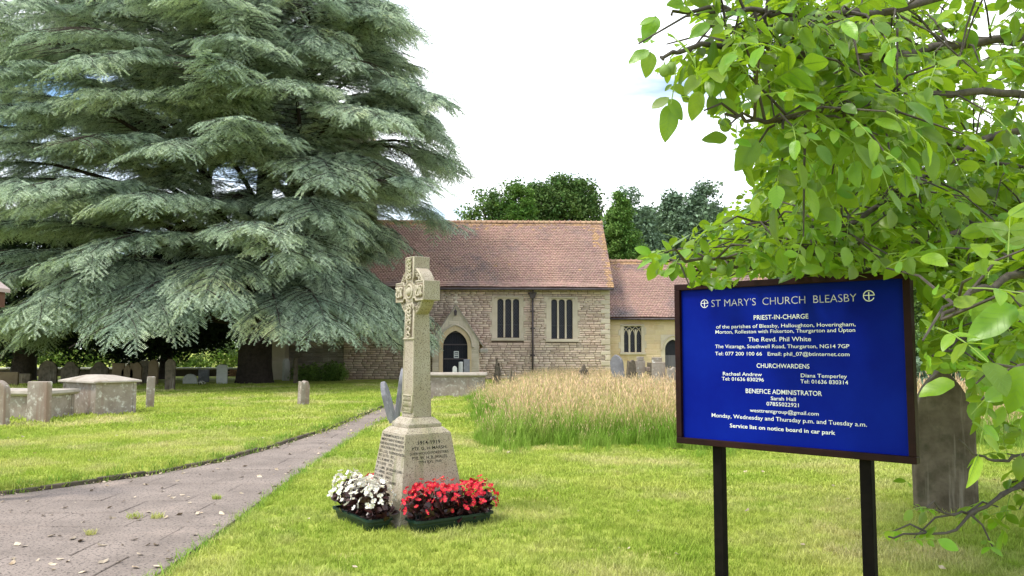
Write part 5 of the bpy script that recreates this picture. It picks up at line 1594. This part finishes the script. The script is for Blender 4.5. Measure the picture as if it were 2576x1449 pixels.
# ------------------------------------------------------------------ the great cedar
cb = ground_at(640, 966)
cedar = empty('cedar_tree', (cb.x, cb.y, 0), 0, 'huge blue green cedar with layered drooping boughs and thick dark trunk', 'tree')
def spray(seed):
    r = random.Random(seed)
    m = MB()
    L_ = .95
    def curve(x): return -.20 * x * x
    twigs = [((0, 0), 0.0, L_)]
    n = 11
    for k in range(n):
        x = .06 + k * .078
        side = 1 if k % 2 else -1
        twigs.append(((x, 0), side * R(r.uniform(38, 62)), (.56 - .38 * (k / n)) * r.uniform(.8, 1.15)))
    for (bx, by), a, ln in twigs:
        dx, dy = math.cos(a), math.sin(a)
        zo = r.uniform(-.02, .05)
        pz = lambda t: curve(math.hypot(bx + dx * t, by + dy * t)) + zo - .10 * t * t / max(ln, .2)
        st = .036
        t = .03
        # stem
        m.add([(bx, by - .004, pz(0)), (bx, by + .004, pz(0)), (bx + dx * ln, by + dy * ln, pz(ln))], [(0, 1, 2)])
        while t < ln:
            px, py, z = bx + dx * t, by + dy * t, pz(t)
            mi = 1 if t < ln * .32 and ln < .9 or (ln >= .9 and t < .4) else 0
            for j in range(6):
                b_ = r.uniform(0, 6.283)
                nl = r.uniform(.034, .055)
                # needles splay from the twig, leaning outwards, more of them on top
                ox, oz = math.cos(b_) * nl, abs(math.sin(b_)) * nl * .9 - .006
                ex, ey = px + dx * nl * .5 - dy * ox, py + dy * nl * .5 + dx * ox
                w = .012
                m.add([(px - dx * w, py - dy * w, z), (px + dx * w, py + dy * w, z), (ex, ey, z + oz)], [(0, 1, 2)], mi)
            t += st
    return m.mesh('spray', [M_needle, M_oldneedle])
sprays = [spray(200 + i) for i in range(7)]
rc = random.Random(21)
trunk = MB()
trunk.tube([(0, 0, -.3), (0, 0, .2), (.0, 0, .8), (.0, 0, 2.2), (.05, .1, 3.4)], [1.0, .82, .74, .72, .80], 16)
trunk.build('trunk', M_cedarbark, cedar, smooth=True)
leaders = [[(0, 0, 3.0), (.1, .2, 6), (.25, .1, 10), (.1, 0, 14), (.2, 0, 18), (.1, 0, 21)],
           [(-.1, -.1, 3.0), (-1.6, -.5, 6.2), (-2.4, -.8, 10), (-3.0, -.6, 14), (-3.2, -.4, 18)],
           [(.1, .0, 3.0), (1.5, -.4, 6.5), (2.1, -.6, 10.5), (2.5, -.4, 14), (2.6, 0, 16.5)]]
for i, ld in enumerate(leaders):
    m = MB(); n = len(ld)
    m.tube(ld, [(.50 if i == 0 else .32) * (1 - .8 * k / (n - 1)) for k in range(n)], 10)
    m.build('leader', M_cedarbark, cedar, smooth=True)
def lead_pt(ld, z):
    zs_ = [p[2] for p in ld]
    return Vector((float(np.interp(z, zs_, [p[0] for p in ld])), float(np.interp(z, zs_, [p[1] for p in ld])), z))
def reach(z, az):
    right = np.interp(z, [2, 3.4, 4.2, 5.0, 7.0, 8.0, 9.2, 13, 14.5, 16, 17.5, 19, 21], [6.0, 7.5, 6.2, 4.2, 5.4, 8.2, 8.6, 8.8, 7.9, 6.1, 5.4, 4.6, 2.6])
    left = np.interp(z, [2, 4, 8, 13, 16, 17.5, 19, 21], [11.5, 13, 13, 12.5, 11.5, 9.5, 7.0, 3])
    front = np.interp(z, [2, 4, 8, 13, 16, 18, 21], [9.5, 10.8, 10.8, 9.8, 8.0, 6.0, 2.5])
    c = math.cos(az)
    side = right if c > 0 else left
    return float(side * c * c + front * (1 - c * c))
SP, SR, SS = [], [], []
twig = MB()
tiers = [2.9, 3.7, 5.0, 6.4, 7.8, 9.2, 10.6, 12.0, 13.4, 14.8, 16.2, 17.6, 19.0, 20.4]
nb = 0
for ti, z0 in enumerate(tiers):
    nbr = 16 if ti < 12 else 10
    for k in range(nbr + (5 if ti > 3 else 0)):
        short = k >= nbr
        az = 2 * math.pi * (k + rc.uniform(-.48, .48)) / nbr + ti * 1.9
        az %= 2 * math.pi
        if short: az = R(rc.uniform(200, 340))
        back = math.sin(az) > .45
        if back and rc.random() < .55: continue
        z = z0 + rc.uniform(-.85, .85) if z0 > 4 else z0 + rc.uniform(-.3, .5)
        c = math.cos(az)
        ld = leaders[(k % 3)] if short else leaders[0] if z > 18 or abs(c) < .35 else (leaders[2] if c > 0 else leaders[1])
        if ld is not leaders[0] and z > ld[-1][2]: ld = leaders[0]
        st = lead_pt(ld, max(z - .9, 2.6))
        rch = reach(z, az) * rc.uniform(.80, 1.08)
        if short: rch = rc.uniform(2.6, 5.0)
        rise = rc.uniform(.3, 1.3) if z > 4.5 else rc.uniform(.6, 1.2)
        end_r = rch
        droop = rc.uniform(1.3, 2.2) if z < 4.5 else rc.uniform(-.2, 1.5)
        pts = []
        bend = rc.uniform(-.18, .18)
        npt = 14
        base_r = math.hypot(st.x, st.y)
        for j in range(npt + 1):
            t = j / npt
            r_ = t * end_r
            a = az + bend * t
            zz = st.z + .9 * 0 + rise * math.sin(min(1, t * 1.5) * math.pi / 2) + (z - st.z - rise) * min(1, t * 2) * .0 + (z - st.z) * min(1, t * 1.8) - droop * max(0, t - .55) ** 2 * 5
            off = st * (1 - t)
            pts.append(Vector((off.x + r_ * math.cos(a), off.y + r_ * math.sin(a), zz)))
        rad0 = .13 if z < 12 else .10
        m = MB(); m.tube(pts, [rad0 * (1 - .9 * j / npt) for j in range(npt + 1)], 6)
        m.build('limb', M_cedarbark, cedar, smooth=True)
        nb += 1
        # lateral boughs in a flat plate
        seglen = end_r / npt
        t = (.30 if z < 7 or math.sin(az) > -.2 else .14) if not back else .45
        lat_gap = .34 / end_r
        while t < 1.0:
            j = min(npt - 1, int(t * npt)); f = t * npt - j
            p = pts[j].lerp(pts[j + 1], f)
            tan = (pts[j + 1] - pts[j]).normalized()
            ya = math.atan2(tan.y, tan.x)
            for side in (-1, 1):
                if rc.random() < .12: continue
                la = ya + side * R(rc.uniform(48, 72))
                ll = (1.9 * (1 - abs(t - .62) * 1.2)) * rc.uniform(.65, 1.15) + .25
                n = max(1, int(ll / .42))
                pitch0 = -tan.z * .3 + rc.uniform(-.05, .10)
                q = p.copy()
                tw_pts = [q.copy()]
                for s in range(n):
                    fr = (s + 1) / n
                    pit = pitch0 + (.34 if z < 5 else .22) * fr + (.35 if z < 5 else .22) * max(0, t - .5)
                    d = Vector((math.cos(la), math.sin(la), -math.sin(pit)))
                    SP.append(tuple(q)); SR.append((rc.uniform(-.25, .25), pit + rc.uniform(-.06, .1), la + rc.uniform(-.3, .3))); SS.append(rc.uniform(.85, 1.3))
                    q = q + d * (ll / n)
                    la += side * -.12
                    tw_pts.append(q.copy())
                twig.tube(tw_pts, [.02 * (1 - .7 * i / len(tw_pts)) for i in range(len(tw_pts))], 3, cap=False)
            SP.append(tuple(p)); SR.append((rc.uniform(-.2, .2), -math.asin(max(-1, min(1, tan.z))) + .06, ya + rc.uniform(-.2, .2))); SS.append(rc.uniform(.8, 1.15))
            t += lat_gap * rc.uniform(.75, 1.25)
        for _ in range(26 if not back else 8):
            tt = rc.uniform(.45, 1.0); j = min(npt - 1, int(tt * npt)); p = pts[j].lerp(pts[j + 1], tt * npt - j)
            SP.append((p.x + rc.gauss(0, .35), p.y + rc.gauss(0, .35), p.z - rc.uniform(0, .25)))
            SR.append((rc.uniform(-.4, .4), rc.uniform(.2, .8), math.atan2(pts[-1].y - p.y + .01, pts[-1].x - p.x) + rc.uniform(-1.0, 1.0))); SS.append(rc.uniform(.8, 1.2))
        SP.append(tuple(pts[-1] - (pts[-1] - pts[-2]) * .3)); d = (pts[-1] - pts[-2]).normalized()
        SR.append((0, -math.asin(d.z), math.atan2(d.y, d.x))); SS.append(1.2)
twig.build('twigs', M_cedarbark, cedar, kind='stuff')
keep = [i for i, p in enumerate(SP) if p[2] > (2.3 if p[1] < -3 else 2.0) and not (math.sin(p[0] * 1.05 + 1.7) * math.sin(p[2] * 1.25 + .6) * math.sin(p[1] * .6 + 1.2) > (.24 if p[2] > 8.5 and p[0] < 3 else .45) and p[2] > 5)]
SP = [SP[i] for i in keep]; SR = [SR[i] for i in keep]; SS = [SS[i] for i in keep]
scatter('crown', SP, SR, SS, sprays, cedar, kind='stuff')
print('cedar limbs', nb, 'sprays', len(SP))

# ------------------------------------------------------------------ the walnut overhanging from the right
WB = Vector((6.3, 4.9, 0))
wal = empty('walnut_tree', WB, 0, 'walnut tree with large bright green leaves overhanging from the right', 'tree')
WT = Matrix.Translation(-WB)
rw = random.Random(5)
def inside(u, v):
    if v < -260 or u > 3000: return False
    edge = [(-260, 1600), (0, 1625), (60, 1608), (120, 1590), (175, 1600), (215, 1650), (260, 1745), (300, 1790), (340, 1840), (400, 1850), (450, 1885), (500, 1850), (560, 1760), (590, 1640), (620, 1600), (690, 1610), (700, 1700)]
    if v < 700:
        return u > float(np.interp(v, [e[0] for e in edge], [e[1] for e in edge]))
    if v < 725: return u > 1720 and (u < 1860 or u > 2290)
    if v < 940: return u > 2315
    if v < 1140: return u > 2420 + (v - 940) * .1
    if v < 1200: return u > 2400
    if v < 1400: return u > 2205 + max(0, (v - 1350)) * 4
    return False
def hollow(p):
    u, v = seen(p)
    h_ = math.sin(p.x * 6.1 + 1.0) * math.sin(p.z * 7.3 + .5) * math.sin(p.y * 3.7 + 2)
    if h_ > .22: return True
    if u > 2330 and v < 420 and rw.random() < .62: return True
    if 2150 < u < 2450 and 360 < v < 470 and rw.random() < .4: return True
    return False
def leaf_mesh(seed, wide, fold, curl, name='leaf'):
    r = random.Random(seed)
    prof = [(0, .02), (.12, .50), (.32, .92), (.55, 1.0), (.78, .72), (.93, .30), (1.0, .02)]
    m = MB(); vv, ff = [], []
    for i, (t, w_) in enumerate(prof):
        hw = wide * w_ / 2
        zc = -curl * t * t
        wob = r.uniform(-.012, .012)
        vv += [(t, -hw, zc + fold * hw + wob), (t, 0, zc), (t, hw, zc + fold * hw - wob)]
        if i: b_ = 3 * (i - 1); ff += [(b_, b_ + 1, b_ + 4, b_ + 3), (b_ + 1, b_ + 2, b_ + 5, b_ + 4)]
    m.add(vv, ff)
    # midrib below and above
    m.add([(0, -.012, .006), (0, .012, .006), (1, .002, -curl + .004), (1, -.002, -curl + .004)], [(0, 1, 2, 3)], 1)
    return m.mesh(name, [M_walnut, M_rachis], smooth=True)
LM = [leaf_mesh(i, w_, f_, c_) for i, (w_, f_, c_) in enumerate([(.52, .25, .12), (.58, .15, .2), (.48, .35, .08), (.60, .1, .05), (.5, .3, .28)])]
def veined_leaf(seed, wide, fold, curl):
    """a closer leaf: finer outline, wavy margin, side veins"""
    r = random.Random(seed)
    n = 12
    prof = lambda t: max(.015, (math.sin(math.pi * t ** .80)) ** .72 * (1 - .12 * t))
    m = MB(); vv, ff = [], []
    ph = r.uniform(0, 6)
    def pt(t, k):
        hw = wide * prof(t) / 2 * (1 + .05 * math.sin(9 * t + ph + k))
        zc = -curl * t * t + .012 * math.sin(5 * t + ph)
        return (t, k * hw, zc + fold * abs(k) * hw - .35 * fold * (abs(k) ** 2) * hw + .012 * math.sin(13 * t + ph + k * 2) * abs(k))
    ks = (-1, -.5, 0, .5, 1)
    for i in range(n + 1):
        t = i / n
        vv += [pt(t, k) for k in ks]
        if i:
            for q in range(4):
                b_ = 5 * (i - 1) + q; ff.append((b_, b_ + 1, b_ + 6, b_ + 5))
    m.add(vv, ff)
    for s_ in (1, -1):
        off = .004 * s_
        m.add([(0, -.014, .0 + off), (0, .014, off), (1, .002, -curl + off), (1, -.002, -curl + off)], [(0, 1, 2, 3)], 1)
        for i in range(1, 7):
            t = i / 8
            for k in (-1, 1):
                a_ = pt(t, 0); b_ = pt(min(.98, t + .13), .5 * k); c_ = pt(min(.99, t + .20), .88 * k)
                for p_, q_ in ((a_, b_), (b_, c_)):
                    m.add([(p_[0] - .004, p_[1], p_[2] + off), (p_[0] + .004, p_[1], p_[2] + off), (q_[0] + .003, q_[1], q_[2] + off), (q_[0] - .003, q_[1], q_[2] + off)], [(0, 1, 2, 3)], 1)
    return m.mesh('leaf', [M_walnut, M_vein], smooth=True)
M_vein = mat('leaf_vein', (0.20, 0.34, 0.06), rough=0.5, translucent=.4)
LMV = [veined_leaf(i + 3, w_, f_, c_) for i, (w_, f_, c_) in enumerate([(.54, .3, .14), (.60, .2, .2), (.50, .4, .10), (.62, .15, .07), (.52, .35, .26)])]
leaves = []
stalks = MB()
def compound(p, d, size, check=True):
    """one compound leaf at p, pointing along d"""
    d = d.normalized()
    up = Vector((rw.gauss(0, .45), rw.gauss(0, .45), 1)).normalized()
    side = d.cross(up).normalized(); up = side.cross(d).normalized()
    L_ = size * rw.uniform(1.6, 2.1)
    pr = rw.choice((2, 2, 3))
    rp_ = [p]; pts = []
    new = []
    for i in range(6):
        t = i / 5
        pts.append(p + d * L_ * t + Vector((0, 0, -.22 * L_ * t * t)))
    def place(b_, dd, s):
        dd = dd.normalized()
        n = (up + Vector((rw.gauss(0, .3), rw.gauss(0, .3), rw.gauss(0, .15)))).normalized()
        y_ = n.cross(dd).normalized(); n = dd.cross(y_)
        M_ = Matrix((dd, y_, n)).transposed().to_4x4()
        M_ = Matrix.Translation(b_) @ M_ @ Matrix.Scale(s, 4)
        tip = b_ + dd * s
        if check:
            for fr in (0.0, .5, 1.0):
                a = seen(b_ + dd * s * fr)
                if not inside(*a): return
        new.append((rw.choice(LM), M_))
    for k in range(pr):
        t = .35 + .5 * k / pr
        b_ = pts[0].lerp(pts[-1], t) + Vector((0, 0, .22 * L_ * (t - t * t)))
        for s_ in (-1, 1):
            a = R(rw.uniform(48, 72)); dd = d * math.cos(a) + side * s_ * math.sin(a) + Vector((0, 0, -rw.uniform(.05, .5)))
            place(b_, dd, size * rw.uniform(.62, .9) * (.7 + .3 * k))
    place(pts[-1], (pts[-1] - pts[-2]) + Vector((rw.gauss(0, .01), rw.gauss(0, .01), -.01)), size * rw.uniform(.95, 1.2))
    if new:
        leaves.extend(new)
        ok = all(inside(*seen(q)) for q in pts) if check else True
        if ok: stalks.tube(pts, [.0026, .0024, .0021, .0018, .0014, .001], 4, cap=False)
    return bool(new)
branches = [
    [(3200, -120, 4.6), (2700, 60, 3.9), (2350, 120, 3.4), (2080, 150, 3.0), (1880, 110, 2.8), (1720, 120, 2.65), (1660, 150, 2.6)],
    [(3200, 250, 4.6), (2700, 250, 3.9), (2440, 230, 3.4), (2150, 268, 3.0), (1960, 300, 2.8), (1830, 290, 2.7)],
    [(3200, 380, 5.0), (2600, 330, 4.3), (2400, 400, 4.0), (2290, 470, 3.8), (2140, 560, 3.6), (1990, 575, 3.5), (1890, 560, 3.4)],
    [(3200, 620, 5.0), (2600, 560, 4.2), (2330, 610, 3.9), (2100, 640, 3.7), (1880, 650, 3.5), (1680, 655, 3.4)],
    [(3200, -300, 4.2), (2700, -120, 3.6), (2350, 0, 3.2), (2050, 40, 2.9), (1850, 20, 2.75), (1680, 40, 2.7)],
    [(3200, 700, 5.4), (2600, 640, 4.6), (2300, 660, 4.3), (2050, 690, 4.1), (1850, 670, 3.9), (1700, 690, 3.8)],
    [(3200, 560, 4.6), (2800, 760, 4.0), (2600, 800, 3.7), (2450, 840, 3.6), (2350, 900, 3.5)],
    [(3200, 760, 4.0), (2800, 700, 3.2), (2600, 690, 2.7), (2450, 740, 2.5), (2370, 800, 2.4)],
    [(3200, 950, 3.6), (2800, 880, 2.9), (2620, 900, 2.5), (2520, 960, 2.35)],
    [(3300, 950, 4.4), (2900, 1020, 4.0), (2640, 1170, 3.7), (2480, 1270, 3.5), (2380, 1335, 3.4), (2230, 1350, 3.3)],
    [(3300, 900, 4.4), (2800, 980, 4.0), (2620, 1120, 3.6), (2500, 1160, 3.5), (2420, 1110, 3.4)],
    [(3300, 1000, 4.4), (2700, 1200, 3.8), (2560, 1230, 3.6), (2440, 1290, 3.5), (2330, 1280, 3.4)],
    [(3200, 50, 7.5), (2700, 130, 6.8), (2400, 260, 6.3), (2150, 420, 6.0), (1950, 520, 5.8)],
    [(3200, 420, 7.5), (2700, 440, 7.0), (2400, 540, 6.5), (2150, 610, 6.2), (1900, 650, 6.0)],
    [(3200, 600, 7.5), (2800, 560, 7.0), (2550, 640, 6.6), (2400, 760, 6.4), (2340, 850, 6.3)],
    [(3200, 200, 6.0), (2800, 150, 5.4), (2500, 100, 5.0), (2250, 60, 4.7), (2000, 80, 4.5)],
    [(3200, 480, 5.6), (2800, 400, 5.0), (2560, 420, 4.7), (2330, 350, 4.4), (2120, 380, 4.2)],
]
hub = Vector((6.2, 4.9, 2.3))
m = MB(); m.tube([WB + Vector((0, 0, -.2)), WB + Vector((0, 0, 1.2)), hub], [.26, .2, .18], 12)
tr = m
off_tr = MB(); off_tr.add([tuple(Vector(v_) - WB) for v_ in m.v], m.f); off_tr.build('trunk', M_walnutbark, wal, smooth=True)
def smooth_poly(pts, k=5):
    out = []
    n = len(pts)
    for i in range(n - 1):
        p0, p1, p2, p3 = pts[max(i - 1, 0)], pts[i], pts[i + 1], pts[min(i + 2, n - 1)]
        for j in range(k):
            t = j / k
            out.append(.5 * ((2 * p1) + (-p0 + p2) * t + (2 * p0 - 5 * p1 + 4 * p2 - p3) * t * t + (-p0 + 3 * p1 - 3 * p2 + p3) * t ** 3))
    out.append(pts[-1])
    return out
twigw = MB()
nuts = []
for bi, br in enumerate(branches):
    P3 = [hub] + [at(*q) for q in br]
    P3 = smooth_poly(P3, 6)
    P3 = [q + Vector((rw.uniform(-.012, .012), rw.uniform(-.012, .012), rw.uniform(-.012, .012))) for q in P3]
    n = len(P3)
    r0 = .026 if bi not in (8, 9, 10, 11) else .014
    m = MB(); m.tube([q - WB for q in P3], [r0 * (1 - .88 * i / (n - 1)) + .002 for i in range(n)], 7)
    m.build('branch', M_walnutbark, wal, smooth=True)
    acc = 0
    low = bi in (8, 9, 10, 11)
    far = bi >= 12
    gap = (.029 if not far else .042) if not low else .075
    for i in range(1, n):
        seg = (P3[i] - P3[i - 1]).length
        d0 = (P3[i] - P3[i - 1]).normalized()
        acc += seg
        while acc > gap:
            acc -= gap
            p = P3[i - 1].lerp(P3[i], rw.random())
            u_, v_ = seen(p)
            if u_ > 2700: continue
            td = (d0 * rw.uniform(.3, 1.0) + Vector((rw.gauss(0, .7), rw.gauss(0, .8), rw.gauss(.0, .55)))).normalized()
            tl = rw.uniform(.12, .45) * (1.6 if far else 1)
            if low: tl *= .6
            q1 = p + td * tl * .5 + Vector((0, 0, .02)); q2 = p + td * tl + Vector((0, 0, -.03))
            if hollow(p): continue
            anyl = False
            for fr in ((.35, .7, 1.0) if not low else (.5, 1.0)):
                bp = p.lerp(q2, fr)
                dd = (td * .7 + Vector((rw.gauss(0, .6), rw.gauss(0, .6), rw.gauss(-.15, .4)))).normalized()
                sz = rw.uniform(.055, .112) * (1.25 if rw.random() < .12 else 1) if not low else rw.uniform(.06, .10)
                if compound(bp, dd, sz): anyl = True
            if anyl and all(inside(*seen(q)) for q in (p, q1, q2)):
                twigw.tube([p - WB, q1 - WB, q2 - WB], [.006, .0045, .003], 5)
                if rw.random() < .22 and not low and inside(*seen(q2)):
                    nuts.append(q2 + Vector((0, 0, -.02)))
        if acc < 0: acc = 0
# extra inner foliage of the crown behind the first boughs
extra = 0
while extra < 1900:
    u_, v_ = rw.uniform(1850, 2800), rw.uniform(-200, 900)
    if not inside(u_, v_): continue
    if v_ < 330 and u_ > 2380 and rw.random() < .75: continue
    if v_ < 430 and rw.random() < .45: continue
    p = at(u_, v_, rw.uniform(4.2, 8.0))
    extra += .25
    if v_ < 330 and hollow(p): continue
    for _ in range(2):
        compound(p + Vector((rw.gauss(0, .1), rw.gauss(0, .1), rw.gauss(0, .1))), Vector((rw.gauss(-.3, 1), rw.gauss(0, 1), rw.gauss(-.1, .5))), rw.uniform(.08, .13))
    extra += .75
# the single hanging leaf spray that stands clear against the sky, and a few close big leaves
def lone(u0, v0, u1, v1, Y, s=None, dn=0, roll=0.0):
    a, b_ = at(u0, v0, Y), at(u1, v1, Y - dn)
    d = b_ - a; s = d.length; d.normalize()
    n = Vector((rw.gauss(0, .25), -1 + abs(rw.gauss(0, .2)), .35 + roll)).normalized()
    y_ = n.cross(d).normalized(); n = d.cross(y_)
    leaves.insert(0, (LM[rw.choice((0, 1, 3))], Matrix.Translation(a) @ Matrix((d, y_, n)).transposed().to_4x4() @ Matrix.Scale(s, 4)))
Y1 = 2.6
for q in ((1640, 640, 1598, 620), (1650, 650, 1600, 668), (1655, 655, 1632, 705), (1690, 640, 1668, 602), (1700, 655, 1690, 708), (1720, 640, 1745, 600), (1735, 660, 1742, 712), (1760, 655, 1790, 705), (1665, 645, 1625, 650), (1780, 640, 1765, 598), (1800, 650, 1835, 690)):
    lone(*q, 3.35 + rw.uniform(-.1, .2), roll=rw.uniform(0, 1.2))
for q in ((1690, 262, 1672, 355), (1682, 250, 1722, 298), (1684, 245, 1638, 272), (1694, 212, 1726, 238), (1690, 212, 1672, 228), (1632, 125, 1580, 158), (1636, 130, 1625, 195), (1650, 45, 1608, 60), (1650, 40, 1618, 108),
          (1830, 345, 1765, 350), (1905, 350, 1850, 430), (1760, 230, 1740, 300), (1790, 235, 1795, 292)):
    lone(*q, Y1 + rw.uniform(-.05, .15))
stalks.tube([at(1700, 150, 2.6), at(1698, 205, 2.6), at(1688, 262, 2.6)], .002, 5)
for q in ((2555, 770, 2435, 850, 2.2), (2400, 960, 2312, 985, 2.3), (2576, 920, 2545, 1040, 2.0), (2480, 1010, 2560, 960, 2.1), (2440, 880, 2500, 905, 2.4), (2400, 770, 2460, 745, 2.3), (2350, 830, 2320, 800, 2.4)):
    lone(q[0], q[1], q[2], q[3], q[4], roll=.5)
print('walnut leaflets', len(leaves), 'nuts', len(nuts))
def wkey(it):
    t = it[1].translation
    u_, v_ = seen(t)
    vis = 0 if (-60 < v_ < 1500 and u_ < 2640) else 5
    return vis + t.y - it[1].to_scale().x * 8
items = [(me, WT @ M_) for me, M_ in leaves]
order = sorted(range(len(items)), key=lambda i: wkey(leaves[i]))
items = [items[i] for i in order]
VM = dict(zip([m_.name for m_ in LM], LMV))
items = [(VM[me.name], M_) if i < 300 else (me, M_) for i, (me, M_) in enumerate(items)]
lay('leaf', 'foliage', items, [M_walnut, M_rachis], wal, 300)
stm = MB(); stm.add([tuple(Vector(v_) - WB) for v_ in stalks.v], stalks.f); stm.build('leaf_stalks', M_rachis, wal, kind='stuff')
twigw.build('twigs', M_walnutbark, wal, kind='stuff')
nutm = MB()
vv, ff = [], []
for i in range(7):
    a = math.pi * i / 6
    for k in range(10):
        b_ = 2 * math.pi * k / 10
        vv.append((math.sin(a) * math.cos(b_), math.sin(a) * math.sin(b_), 1.12 * math.cos(a)))
    if i: ff += [((i - 1) * 10 + k, i * 10 + k, i * 10 + (k + 1) % 10, (i - 1) * 10 + (k + 1) % 10) for k in range(10)]
nutm.add(vv, ff); nutm.tube([(0, 0, 1.0), (0, 0, 1.5)], .12, 5, mi=0)
nutmesh = nutm.mesh('walnut', [M_nut], smooth=True)
for u_, v_, Y in ((1965, 68, 2.75), (1985, 72, 2.72), (2095, 160, 2.9), (1825, 315, 2.75), (1672, 178, 2.6), (1688, 172, 2.62), (2048, 232, 2.95), (2062, 40, 2.9), (1815, 680, 3.4), (1780, 655, 3.4), (2325, 640, 3.9)):
    nuts.append(at(u_, v_, Y))
for p in nuts[-40:]:
    shared('walnut_fruit', nutmesh, wal, Matrix.Translation(p - WB) @ Matrix.Scale(rw.uniform(.019, .024), 4))

# ------------------------------------------------------------------ small things on the ground
P, RT, S = EDGE_TUFTS
tag(scatter('edge_grass', P, RT, S, e_t), 'ragged grass tufts along both edges of the path', 'grass')
# fallen leaves
dl = []
for i in range(3):
    m = MB(); r = random.Random(300 + i)
    vv = [(-.5, 0, .12), (-.15, -.28, .02), (.3, -.2, .1), (.5, 0, .2), (.3, .22, .06), (-.15, .28, .14), (0, 0, 0)]
    m.add([(x * r.uniform(.8, 1.2), y_ * r.uniform(.8, 1.3), z * r.uniform(.6, 1.5)) for x, y_, z in vv], [(0, 1, 6), (1, 2, 6), (2, 3, 6), (3, 4, 6), (4, 5, 6), (5, 0, 6)])
    dl.append(m.mesh('dead_leaf', [M_deadleaf]))
P, RT, S = [], [], []
while len(P) < 420:
    y_ = 4.8 + 17 * rw.random() ** 1.7; x = rw.uniform(-9, -2)
    if not on_path(x, y_, -.05): continue
    P.append((x, y_, .005)); RT.append((rw.uniform(-.4, .4), rw.uniform(-.4, .4), rw.uniform(0, 6.28))); S.append(rw.uniform(.025, .085))
while len(P) < 760:
    y_ = 7 + 12 * rw.random() ** 1.5; x = lerp(LE, y_) + rw.gauss(.03, .05)
    P.append((x, y_, .01 + (0.05 if x < lerp(LE, y_) - .06 else 0))); RT.append((rw.uniform(-.5, .5), rw.uniform(-.5, .5), rw.uniform(0, 6.28))); S.append(rw.uniform(.02, .05))
while len(P) < 840:
    y_ = rw.uniform(5, 16); x = rw.uniform(-9, 6)
    if on_path(x, y_, .1): continue
    P.append((x, y_, gz(x, y_) + .035)); RT.append((rw.uniform(-.4, .4), rw.uniform(-.4, .4), rw.uniform(0, 6.28))); S.append(rw.uniform(.03, .07))
tag(scatter('fallen_leaves', P, RT, S, dl), 'dry curled fallen leaves scattered over the paving', 'leaves')
# weeds growing in the joints
for i, (u, v) in enumerate(((338, 1303), (395, 1303), (545, 1255), (230, 1345))):
    p = ground_at(u, v)
    m = tuft(60, .02, .06, .007, [.09, .06, .05, .04][i], lean=1.5, seed=400 + i)
    o = m.build('weed', M_blade, None, loc=(p.x, p.y, .0))
    tag(o, ['low clump of weeds in the paving at the middle of the path', 'flat weed just right of the largest clump in the paving', 'small weed in the paving far along the path', 'tiny weed in the paving nearest the camera'][i], 'weed', 'weeds growing between the paving slabs')
p = ground_at(1105, 1361)
m = MB()
for k in range(8):
    a = k * math.pi / 4
    m.add([(0, 0, 0), (.012 * math.cos(a - .3), .012 * math.sin(a - .3), .004), (.018 * math.cos(a), .018 * math.sin(a), .002), (.012 * math.cos(a + .3), .012 * math.sin(a + .3), .004)], [(0, 1, 2, 3)])
p = ground_at(1109, 1359)
dn = m.build('dandelion', M_yellow, None, loc=(ground_at(1105, 1360).x, ground_at(1105, 1360).y, .06)) if False else None
